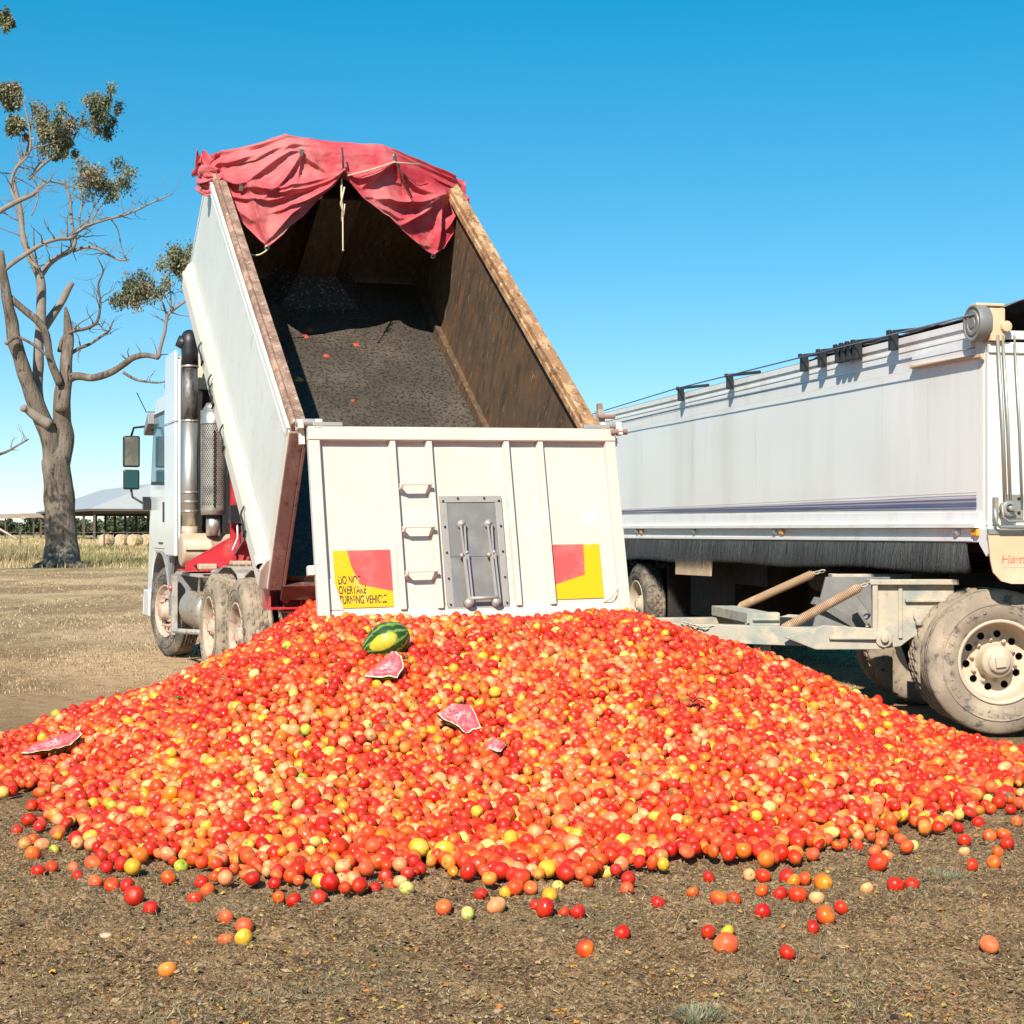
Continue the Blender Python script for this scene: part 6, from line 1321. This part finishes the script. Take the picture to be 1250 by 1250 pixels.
T = np.array([(i, (i + 1) % 6, 6) for i in range(6)]); C = np.array([(0.230, 0.144, 0.070), (0.148, 0.087, 0.044), (0.312, 0.211, 0.111), (0.082, 0.048, 0.027), (0.361, 0.257, 0.141), (0.180, 0.144, 0.067)])[rng.integers(0, 6, n)] * rng.uniform(.7, 1.1, (n, 1))
tag(npmesh('dry_litter', V.reshape(-1, 3), (T[None] + (np.arange(n) * 7)[:, None, None]).reshape(-1, 3), 'bits', np.repeat(C, 7, 0)), 'dry brown leaf and straw litter trodden into the dirt', 'litter', kind='stuff')
def half_shell(x, y, col, label):
    p = px(x, y, 1900 * CAMH / (y - 645)); V0, T0, W0, S0 = tomato_base('roma', 10, 14, 3); V = V0[:, [2, 0, 1]] * .019; V[:, 2] *= .6
    o = npmesh('onion_half' if False else 'crushed_tomato', V, T0, 'tomato', np.tile(col, (len(V), 1)), smooth=True); o.location = (p.x, p.y, .006); tag(o, label, 'tomato')
half_shell(131, 1143, (.62, .40, .24), 'bleached cream and pink crushed tomato half buried in the dirt')
for (x, y, l_, a) in ((395, 1058, .09, .2), (372, 1052, .08, -.4), (410, 1048, .06, 1.2)):
    p = px(x, y, 1900 * CAMH / (y - 645)); b = MB(); vs_ = [(math.cos(t) * l_ * rnd.uniform(.4, .9), math.sin(t) * l_ * .6 * rnd.uniform(.4, .9), .01 + .02 * rnd.random()) for t in np.linspace(0, 6.28, 9)[:-1]]
    vs_.append((0, 0, .02)); b.add(vs_, [(i, (i + 1) % 8, 8) for i in range(8)], 0); o = b.build('dry_husk', 'hay_top'); o.location = (p.x, p.y, .01); o.rotation_euler.z = a
    tag(o, {395: 'pale dry husk scrap at the heap front, the largest of three', 372: 'pale dry husk scrap, leftmost of three at the heap front', 410: 'pale dry husk scrap, rightmost of three at the heap front'}[x], 'husk', 'pale husks at the front edge')

# ------------------------------------------------------------------ background: gum tree, paddock, shed, bales, far trees
def limb(mb, pts, Y, dep0=0, dep1=0, mi=0, n=8, wob=.5):
    P3 = []; Rr_ = []
    for i, (x, y, w_) in enumerate(pts):
        t = i / max(1, len(pts) - 1); Yd = Y + dep0 + (dep1 - dep0) * t
        P3.append(px(x, y, Yd)); Rr_.append(max(.02, w_ / 2 / 1900 * Yd))
    Q = []; Rq = []
    for i in range(len(P3) - 1):
        p0 = P3[max(0, i - 1)]; p1 = P3[i]; p2 = P3[i + 1]; p3 = P3[min(len(P3) - 1, i + 2)]
        for k in range(5):
            t = k / 5; q = .5 * ((2 * p1) + (p2 - p0) * t + (2 * p0 - 5 * p1 + 4 * p2 - p3) * t * t + (3 * p1 - p0 - 3 * p2 + p3) * t ** 3)
            r = Rr_[i] + (Rr_[i + 1] - Rr_[i]) * t
            q = q + Vector((noise.noise((q.x * .9, q.z * .9, 1)), noise.noise((q.x * .9, q.z * .9, 4)) * 2, noise.noise((q.x * .9, q.z * .9, 7)))) * min(.22, r * 1.2) * wob
            Q.append(q); Rq.append(r * (1 + .12 * noise.noise((q.x * 1.7, q.z * 1.7, 11))))
    Q.append(P3[-1]); Rq.append(Rr_[-1] * .8); mb.tube(Q, Rq, n, mi); return Q, Rq
def twigs(mb, Q, Rq, count, mi, L0=.5):
    for _ in range(count):
        i = rnd.randrange(len(Q) // 4, len(Q)); p = Q[i]; d = Vector((rnd.uniform(-1, 1), rnd.uniform(-.8, .8), rnd.uniform(-.3, 1))).normalized(); L_ = L0 * rnd.uniform(.5, 1.8); pts = [p]; r0 = min(Rq[i] * .5, .035)
        for k in range(5): d = (d + Vector((rnd.uniform(-.5, .5), rnd.uniform(-.4, .4), rnd.uniform(-.3, .45)))).normalized(); pts.append(pts[-1] + d * L_ / 5)
        mb.tube(pts, [r0, r0 * .8, r0 * .65, r0 * .5, r0 * .35, r0 * .2], 4, mi)
        if rnd.random() < .6:
            q = pts[2]; d2 = (d + Vector((rnd.uniform(-1, 1), 0, rnd.uniform(-.5, 1)))).normalized(); mb.tube([q, q + d2 * L_ * .2, q + d2 * L_ * .38 + Vector((0, 0, .05))], [r0 * .5, r0 * .35, r0 * .2], 4, mi)
def leaf_cloud(centres, per, size, cols, hang=.5, aspect=.22):
    """centres: list of (Vector, rx, ry, rz)"""
    VV = []; CC = []
    for (c, rx, ry, rz) in centres:
        n = per; nsub = 22; sub = rng.normal(0, .50, (nsub, 3)).clip(-1, 1); k = rng.integers(0, nsub, n); p = sub[k] + rng.normal(0, .15, (n, 3)) * np.array([1, 1, 1.3]); p *= np.array([rx, ry, rz]); p += np.array(c)
        ax = rng.normal(0, 1, (n, 3)); ax[:, 2] -= hang * 2.0; ax /= np.linalg.norm(ax, axis=1)[:, None]; sd = np.cross(ax, rng.normal(0, 1, (n, 3))); sd /= np.linalg.norm(sd, axis=1)[:, None]
        L_ = size * rng.uniform(.6, 1.3, (n, 1)); V = np.stack([p, p + ax * L_ * .5 + sd * L_ * aspect, p + ax * L_, p + ax * L_ * .5 - sd * L_ * aspect], 1); VV.append(V)
        col = np.array(cols)[rng.integers(0, len(cols), nsub)][k] * rng.uniform(.7, 1.25, (n, 1)); CC.append(np.repeat(col, 4, 0))
    V = np.concatenate(VV).reshape(-1, 3); return V, np.arange(len(V)).reshape(-1, 4), np.concatenate(CC)
TY = 60
gum = empty('gum_tree', px(75, 692, TY), label='big gnarled gum tree with sparse leaf clumps at the left edge', cat='tree')
gum.location.z = 0; GI = Matrix.Translation(-gum.location)
b = MB()
limb(b, [(75, 698, 64), (75, 686, 48), (75, 660, 40), (73, 620, 36), (70, 580, 33), (68, 560, 32)], TY, 0, 0, 0, 20, .3)
for (dx_, w_) in ((-26, 12), (-14, 13), (14, 13), (24, 11), (3, 14)): limb(b, [(75 + dx_ * 1.15, 694, w_), (75 + dx_ * .6, 685, w_ * .9), (75 + dx_ * .4, 668, w_ * .6)], TY - 1.0, -.3, .6, 0, 8)
limb(b, [(70, 570, 30), (75, 540, 26), (75, 510, 22), (76, 478, 20), (78, 466, 17)], TY, 0, 0, 0, 14)
limb(b, [(66, 565, 24), (58, 530, 24), (46, 495, 21), (34, 465, 19), (22, 432, 17), (14, 402, 16), (9, 372, 13), (4, 340, 10), (1, 305, 6)], TY, 0, -1.5, 0, 14)
limb(b, [(60, 520, 16), (35, 500, 10), (27, 498, 8)], TY - .5, 0, -.5, 1)
b_main = b
Q, Rq = limb(b, [(48, 495, 14), (46, 458, 13), (49, 400, 12), (48, 345, 11), (40, 322, 9), (31, 300, 8), (26, 275, 7), (22, 245, 6), (14, 215, 4.5), (25, 195, 4), (33, 180, 3.2), (36, 150, 2.4), (40, 130, 1.6)], TY, 0, 2, 1, 10); twigs(b, Q, Rq, 24, 1, .9)
limb(b, [(52, 402, 11), (70, 375, 10), (88, 345, 7)], TY, 1, 1.6, 1, 10)
limb(b, [(2, 358, 8), (12, 364, 8), (30, 380, 9), (53, 402, 9), (62, 440, 9), (72, 470, 10)], TY, -1.2, -.6, 0, 10)
limb(b, [(76, 500, 18), (80, 460, 15), (83, 415, 14), (81, 390, 9), (79, 374, 2.5)], TY, -.2, 0, 0, 12)
Q, Rq = limb(b, [(74, 472, 12), (88, 462, 11), (110, 461, 9.5), (135, 455, 8.5), (150, 445, 8), (163, 436, 7.5), (178, 433, 6.5), (193, 437, 6)], TY, 0, -2, 0, 10); twigs(b, Q, Rq, 7, 0, .6)
Q, Rq = limb(b, [(193, 437, 5), (200, 408, 4.4), (203, 386, 4), (215, 375, 3.4), (228, 365, 2.6), (236, 350, 2)], TY - 2, 0, 0, 1); twigs(b, Q, Rq, 16, 1, 1.0)
Q, Rq = limb(b, [(203, 386, 3), (196, 366, 2.4), (184, 350, 2), (172, 340, 1.5)], TY - 2, 0, 0, 1); twigs(b, Q, Rq, 14, 1, .9)
limb(b, [(208, 380, 3), (207, 350, 2.2), (206, 325, 1.6), (204, 312, 1.2)], TY - 2, 0, 0, 1)
Q, Rq = limb(b, [(150, 455, 4), (165, 463, 3.2), (180, 466, 2.8), (195, 467, 2.2), (215, 462, 1.4)], TY - 1.2, 0, 0, 0); twigs(b, Q, Rq, 6, 0, .6)
Q, Rq = limb(b, [(80, 436, 5), (95, 425, 4.5), (108, 420, 4), (122, 411, 3.2), (132, 404, 2.6), (137, 392, 1.6)], TY, 0, 1, 0); twigs(b, Q, Rq, 9, 0, .6)
Q, Rq = limb(b, [(72, 430, 5), (76, 412, 5), (88, 404, 4.6), (104, 401, 4), (118, 392, 3.6), (122, 370, 3), (119, 347, 2.6), (125, 330, 2.2), (117, 312, 1.2)], TY, 0, -1, 0); twigs(b, Q, Rq, 16, 0, .8)
Q, Rq = limb(b, [(46, 338, 7.5), (57, 322, 7), (72, 312, 6.6), (84, 306, 6), (90, 296, 5.4), (89, 282, 4.6)], TY + .8, 0, .4, 1); twigs(b, Q, Rq, 7, 1, .6)
Q, Rq = limb(b, [(88, 306, 4.6), (104, 301, 3.8), (120, 304, 3.4), (134, 312, 3), (146, 317, 2.6), (157, 316, 2)], TY + 1.2, 0, 0, 1); twigs(b, Q, Rq, 12, 1, .8)
Q, Rq = limb(b, [(4, 330, 6), (14, 320, 5.5), (27, 311, 5.4), (50, 298, 5), (70, 291, 5), (84, 290, 4.6), (97, 280, 4.2), (115, 272, 3.8), (134, 266, 3.4), (150, 262, 3), (168, 255, 2.6), (188, 245, 2), (210, 236, 1)], TY, -1.4, 1, 1); twigs(b, Q, Rq, 28, 1, .9)
Q, Rq = limb(b, [(88, 284, 4.4), (85, 262, 4), (84, 245, 3.4), (80, 230, 3), (75, 219, 2)], TY + .6, 0, 0, 1); twigs(b, Q, Rq, 11, 1, .7)
for pts in ([(97, 282, 3), (96, 262, 2.2), (101, 242, 1.6)], [(104, 278, 3), (110, 258, 2.2), (122, 240, 1.6), (128, 226, 1.2)], [(110, 274, 2.6), (118, 256, 2), (132, 240, 1.4)]):
    Q, Rq = limb(b, pts, TY + .5, 0, .5, 1); twigs(b, Q, Rq, 9, 1, .6)
Q, Rq = limb(b, [(-6, 262, 7), (6, 252, 6.4), (20, 244, 6), (37, 238, 5.2), (46, 230, 4.4), (54, 223, 3.6), (62, 221, 2.4), (92, 229, 1)], TY, -2, -.5, 1); twigs(b, Q, Rq, 14, 1, .7)
Q, Rq = limb(b, [(18, 244, 4), (12, 228, 3.4), (17, 206, 3), (34, 186, 3), (35, 160, 2.2), (26, 118, 1.2)], TY, -1, 0, 1); twigs(b, Q, Rq, 21, 1, .8)
Q, Rq = limb(b, [(34, 218, 3.6), (47, 204, 3.4), (60, 193, 3), (74, 183, 2.8), (86, 172, 2.4), (96, 152, 2), (101, 134, 1.2)], TY, 0, 1, 1); twigs(b, Q, Rq, 21, 1, .8)
Q, Rq = limb(b, [(37, 262, 2), (45, 240, 2), (40, 210, 2), (54, 190, 1.6), (58, 170, 1.2)], TY, 1, 1.5, 1); twigs(b, Q, Rq, 14, 1, .8)
Q, Rq = limb(b, [(135, 268, 1.8), (143, 280, 1.6), (147, 300, 1.2), (152, 314, .8)], TY, 1, 1, 0)
Q, Rq = limb(b, [(46, 345, 3), (44, 320, 2.4), (41, 300, 2), (40, 278, 1.2)], TY, 1.5, 1.5, 0); Q, Rq = limb(b, [(6, 420, 5), (20, 412, 4), (38, 420, 3.6), (52, 430, 3.2), (60, 438, 3)], TY, -1.5, -1, 0)
b.v = [tuple(GI @ Vector(v)) for v in b.v]
b.build('trunk', ['bark', 'pale_bark'], gum)
cl = []
def clump(x0, x1, y0, y1, Y, k=1):
    c = px((x0 + x1) / 2, (y0 + y1) / 2, Y); return (c - gum.location, (x1 - x0) / 2 / 1900 * Y * .86, (x1 - x0) / 2 / 1900 * Y * .8, (y1 - y0) / 2 / 1900 * Y * .84)
for a in ((136, 200, 331, 380, 58), (188, 240, 290, 350, 58), (92, 170, 190, 243, 60.5), (96, 146, 105, 160, 61), (32, 86, 120, 182, 60), (-6, 24, 98, 136, 60), (2, 30, 138, 166, 60), (-10, 13, 10, 36, 59), (60, 92, 162, 190, 60.5), (-30, -8, 150, 260, 60), (-60, -12, 40, 110, 60)): cl.append(clump(*a))
V, F, C = leaf_cloud(cl, 3600, .135, [(.19, .19, .10), (.15, .16, .085), (.22, .21, .12), (.10, .115, .06), (.24, .20, .12)])
npmesh('crown', V, F, 'leaf', C, parent=gum, nper=4)
# a second tree just outside the frame whose bare branch tip reaches in
dead = empty('bare_tree', (px(-150, 700, 50).x, 50, 0), label='bare tree whose thin dead branch reaches in from the left edge', cat='tree')
b = MB(); DI = Matrix.Translation(-dead.location)
limb(b, [(-150, 706, 30), (-148, 640, 24), (-146, 580, 20), (-140, 480, 14), (-150, 380, 8)], 50, 0, 0, 0, 12)
Q, Rq = limb(b, [(-146, 610, 10), (-90, 590, 6), (-40, 572, 4.4), (-8, 557, 3.6), (8, 551, 3), (22, 543, 2.4), (35, 536, 1.4)], 50, 0, 0, 0); twigs(b, Q, Rq, 9, 0, .4)
b.v = [tuple(DI @ Vector(v)) for v in b.v]; b.build('trunk', ['bark', 'pale_bark'], dead)
V, F, C = leaf_cloud([(Vector((0, 0, 9.5)), 1.8, 1.8, 1.2), (Vector((1, 0, 7.5)), 1.4, 1.4, 1.0)], 1500, .17, [(.17, .155, .075), (.11, .11, .055)]); npmesh('crown', V, F, 'leaf', C, parent=dead, nper=4)
# dry paddock grass
def field(n, y0, y1, hgt, cols, name_, label, pw=1.4, wdt=.02, xm=(-.60, .12), patch=None):
    u = rng.random(n); Y = (y0 ** (1 - pw) + u * (y1 ** (1 - pw) - y0 ** (1 - pw))) ** (1 / (1 - pw)); X = rng.uniform(xm[0], xm[1], n) * Y
    if patch is not None:
        pn = np.array([noise.noise((x * patch[0], y * patch[0], patch[1])) for x, y in zip(X, Y)]); ok = pn > patch[2]; X, Y = X[ok], Y[ok]; n = len(X)
    h = hgt * rng.uniform(.4, 1.25, n); a = rng.uniform(0, 6.28, n); wd4 = wdt * rng.uniform(.6, 1.4, n) * (Y / 60); ln = rng.normal(0, .35, n) * h
    V = np.zeros((n * 3, 3)); V[0::3] = np.stack([X - wd4 * np.cos(a), Y - wd4 * np.sin(a), np.full(n, -.03)], 1); V[1::3] = np.stack([X + wd4 * np.cos(a), Y + wd4 * np.sin(a), np.full(n, -.03)], 1); V[2::3] = np.stack([X + ln, Y, h], 1)
    C = np.repeat(np.array(cols)[rng.integers(0, len(cols), n)] * rng.uniform(.8, 1.15, (n, 1)), 3, 0)
    return tag(npmesh(name_, V, np.arange(n * 3).reshape(n, 3), 'grass', C), label, 'grass', kind='stuff')
field(70000, 58, 260, .22, [(.50, .37, .19), (.42, .30, .15), (.56, .44, .25), (.34, .24, .12)], 'dry_grass', 'tall dry yellow grass of the paddock beyond the dirt')
field(40000, 60, 120, .32, [(.13, .15, .06), (.2, .2, .09), (.26, .22, .10)], 'weeds', 'green weeds among the dry paddock grass', patch=(.11, 3, .05))
field(60000, 14, 58, .018, [(.48, .35, .215), (.38, .27, .16), (.54, .41, .25), (.22, .15, .09), (.2, .19, .1)], 'stubble', 'short dead stubble on the worn dirt', pw=1.8, wdt=.035, xm=(-.45, .40))
field(5000, 66, 74, .75, [(.30, .24, .12), (.2, .18, .09), (.46, .36, .2)], 'tall_weeds', 'taller dry weeds behind the tree', xm=(-.40, -.30), patch=(.35, 9, .08))
# open-sided hay shed
shed = empty('hay_shed', (px(115, 650, 200).x, 200, 0), R(24.7), label='open-sided grey iron hay shed far behind the gum tree', cat='shed')
SW_, SL_, EH, RH = 17.0, 48.0, 4.0, 7.5
b = MB(); e = .6
c0 = [(-e, -e, EH), (SW_ + e, -e, EH), (SW_ + e, SL_ + e, EH), (-e, SL_ + e, EH)]; r0_, r1_ = (SW_ / 2, 4.5, RH), (SW_ / 2, SL_ - 4.5, RH)
vs_ = c0 + [r0_, r1_]; b.add(vs_, [(0, 1, 4), (1, 2, 5, 4), (2, 3, 5), (3, 0, 4, 5)], 0); b.add([(x, y, z - .12) for x, y, z in vs_], [(4, 1, 0), (4, 5, 2, 1), (5, 3, 2), (5, 4, 0, 3)], 1)
for a, c in zip(c0, c0[1:] + c0[:1]): b.beam(Vector(a) - Vector((0, 0, .15)), Vector(c) - Vector((0, 0, .15)), .12, .3, 1)
b.build('roof', ['roof', 'timber'], shed)
post = None
for k in range(7):
    for x in (0, SW_ / 2, SW_):
        if post is None: pb = MB(); pb.box((-.14, -.14, 0), (.14, .14, EH - .1), 0); post = pb.build('post', 'timber', shed); post.location = (x, 0, 0)
        else: c = post.copy(); COL.objects.link(c); c.parent = shed; c.location = (x, k * SL_ / 6, 0)
b = MB()
for k in range(7): b.beam((0, k * SL_ / 6, EH - .35), (SW_, k * SL_ / 6, EH - .35), .1, .5, 0)
b.build('tie_beam', 'timber', shed)
b = MB(); b.prism([(-e - .02, EH - .02), (1.5, EH + .62), (1.5, EH + .5), (-e - .02, EH - .3)], 'y', SL_ + e, SL_ + e + .1, 0)
low = empty('lean_to_shed', (px(48, 650, 232).x, 232, 0), R(24.7), label='low rusty-roofed shed at the left edge beyond the paddock', cat='shed')
b = MB(); b.add([(-30, -1, 2.2), (.5, -1, 3.3), (.5, 4, 3.8), (-30, 4, 2.7), (-30, -1, 2.05), (.5, -1, 3.1), (.5, 4, 3.6), (-30, 4, 2.5)], [(0, 1, 2, 3), (7, 6, 5, 4), (0, 4, 5, 1), (1, 5, 6, 2), (2, 6, 7, 3), (3, 7, 4, 0)], 0); b.build('roof', 'roof_rust', low)
b = MB(); [b.box((-29 + k * 4, -.6, 0), (-28.8 + k * 4, -.4, 2.1 + k * .13), 0) for k in range(8)]; b.build('post_row', 'timber', low)
# hay bales
bale0 = None
for i, (x, Y_) in enumerate([(130, 128), (149, 130), (165, 127), (181, 130), (199, 128), (218, 131)]):
    p = px(x, 668, Y_)
    if bale0 is None:
        b = MB(); n = 28; pr = [(-.62, 0), (-.62, .45), (-.61, .60), (-.55, .64), (-.2, .655), (.2, .65), (.55, .64), (.61, .60), (.62, .45), (.62, 0)]
        b.lathe(pr, n, 0, rfun=lambda i_, j_, x_, r_: r_ * (1 + .03 * math.sin(j_ * 2.3 + i_))); b.m = [1 if (abs(V_) < 7 or abs(V_) > 21) else 0 for V_ in [f[0] // len(pr) for f in b.f]]
        bale0 = b.build('hay_bale', ['hay', 'hay_top']); o = bale0
    else: o = bale0.copy(); COL.objects.link(o)
    o.scale = (.78,) * 3; o.location = (p.x, Y_, .47); o.rotation_euler = (0, 0, R(62 + rnd.uniform(-14, 14)))
    tag(o, ['leftmost round hay bale, right of the tree trunk', 'second round hay bale from the left in the row', 'third round hay bale from the left in the row', 'round hay bale half hidden by the truck cab', 'round hay bale behind the truck cab', 'round hay bale farthest behind the truck'][i], 'hay bale', 'round hay bales in a row in the paddock')
# far trees beyond the shed, each its own
def far_tree(x, ytop, Y, wpx, i):
    p = px(x, 650, Y); h = px(x, ytop, Y).z; w2 = wpx / 2 / 1900 * Y
    t = empty('bushy_tree', (p.x, Y, 0), label='dark green bushy ' + (['tree beyond the left edge of the view', 'tree just beyond the left edge'][i] if i < 2 else 'skyline tree, ' + ['leftmost', 'second', 'third', 'fourth', 'fifth', 'sixth', 'seventh', 'eighth', 'ninth', 'tenth', 'eleventh', 'twelfth'][i - 2] + ' from the left edge' if i < 14 else 'tree hidden behind the truck, ' + ['first', 'second', 'third', 'fourth', 'fifth'][i - 14] + ' from the cab'), cat='tree', group='trees along the far side of the paddock')
    b = MB(); b.tube([(0, 0, -.1), (.2, 0, h * .3), (-.1, .2, h * .6)], [.3, .22, .12], 7, 0); b.tube([(.1, 0, h * .25), (w2 * .5, 0, h * .6)], [.15, .06], 6, 0); b.tube([(.1, 0, h * .25), (-w2 * .5, 0, h * .62)], [.15, .06], 6, 0); b.build('trunk', 'bark', t)
    cs = [(Vector((rnd.uniform(-.6, .6) * w2, rnd.uniform(-.5, .5) * w2, h * rnd.uniform(.32, .74))), w2 * rnd.uniform(.4, .62), w2 * .5, h * rnd.uniform(.18, .26)) for _ in range(7)]
    cs.append((Vector((0, 0, h * .32)), w2 * .9, w2 * .6, h * .2))
    k = rnd.uniform(.8, 1.25); V, F, C = leaf_cloud(cs, 420, .55, [(.055 * k, .075 * k, .035 * k), (.08 * k, .10 * k, .045 * k), (.035 * k, .05 * k, .025 * k), (.11 * k, .12 * k, .06 * k)], .1, .45)
    npmesh('crown', V, F, 'leaf', C, parent=t, nper=4)
for i, (x, yt, wp) in enumerate([(-40, 634, 34), (-14, 634, 34), (6, 634, 30), (24, 641, 26), (38, 633, 30), (52, 632, 26), (66, 636, 30), (88, 635, 30), (101, 634, 24), (112, 640, 28), (128, 634, 28), (146, 631, 32), (163, 631, 28), (180, 633, 26), (197, 636, 30), (220, 633, 34), (246, 632, 34), (272, 635, 34), (300, 632, 36)]):
    far_tree(x, yt - 2, 330 + rnd.uniform(-20, 30), wp * 1.15, i)
V, F, C = leaf_cloud([(Vector((x, 352 + rnd.uniform(-5, 5), 1.6)), 7, 3, 1.6) for x in np.arange(-150, 20, 5.0)], 300, .6, [(.045, .06, .03), (.07, .085, .04), (.03, .04, .02)], .1, .45)
tag(npmesh('far_scrub', V, F, 'leaf', C, nper=4), 'dark low scrub massed along the far side of the paddock', 'scrub', kind='stuff')
# leaning pale pole and fence posts
b = MB(); a, c = px(-30, 628, 90), px(21, 658, 88); b.tube([a, a.lerp(c, .5) + Vector((0, 0, -.03)), c], [.09, .075, .04], 8, 0); o = b.build('fallen_branch', 'hay_top'); tag(o, 'pale bare fallen branch sloping down at the left edge', 'branch')
fence = empty('wire_fence', (px(25, 650, 105).x, 105, 0), label='thin post and wire fence crossing the dry paddock', cat='fence')
post = None
for k in range(-2, 6):
    if post is None: pb = MB(); pb.tube([(0, 0, -.1), (0, 0, 1.35)], .06, 7, 0); post = pb.build('post', 'timber', fence); o = post
    else: o = post.copy(); COL.objects.link(o); o.parent = fence
    o.location = (k * 5.5, k * .6, 0)
b = MB()
for z in (.5, .85, 1.2): b.tube([(-11, -1.2, z), (27, 3, z)], .006, 4, 0)
b.build('wire', 'galv', fence)
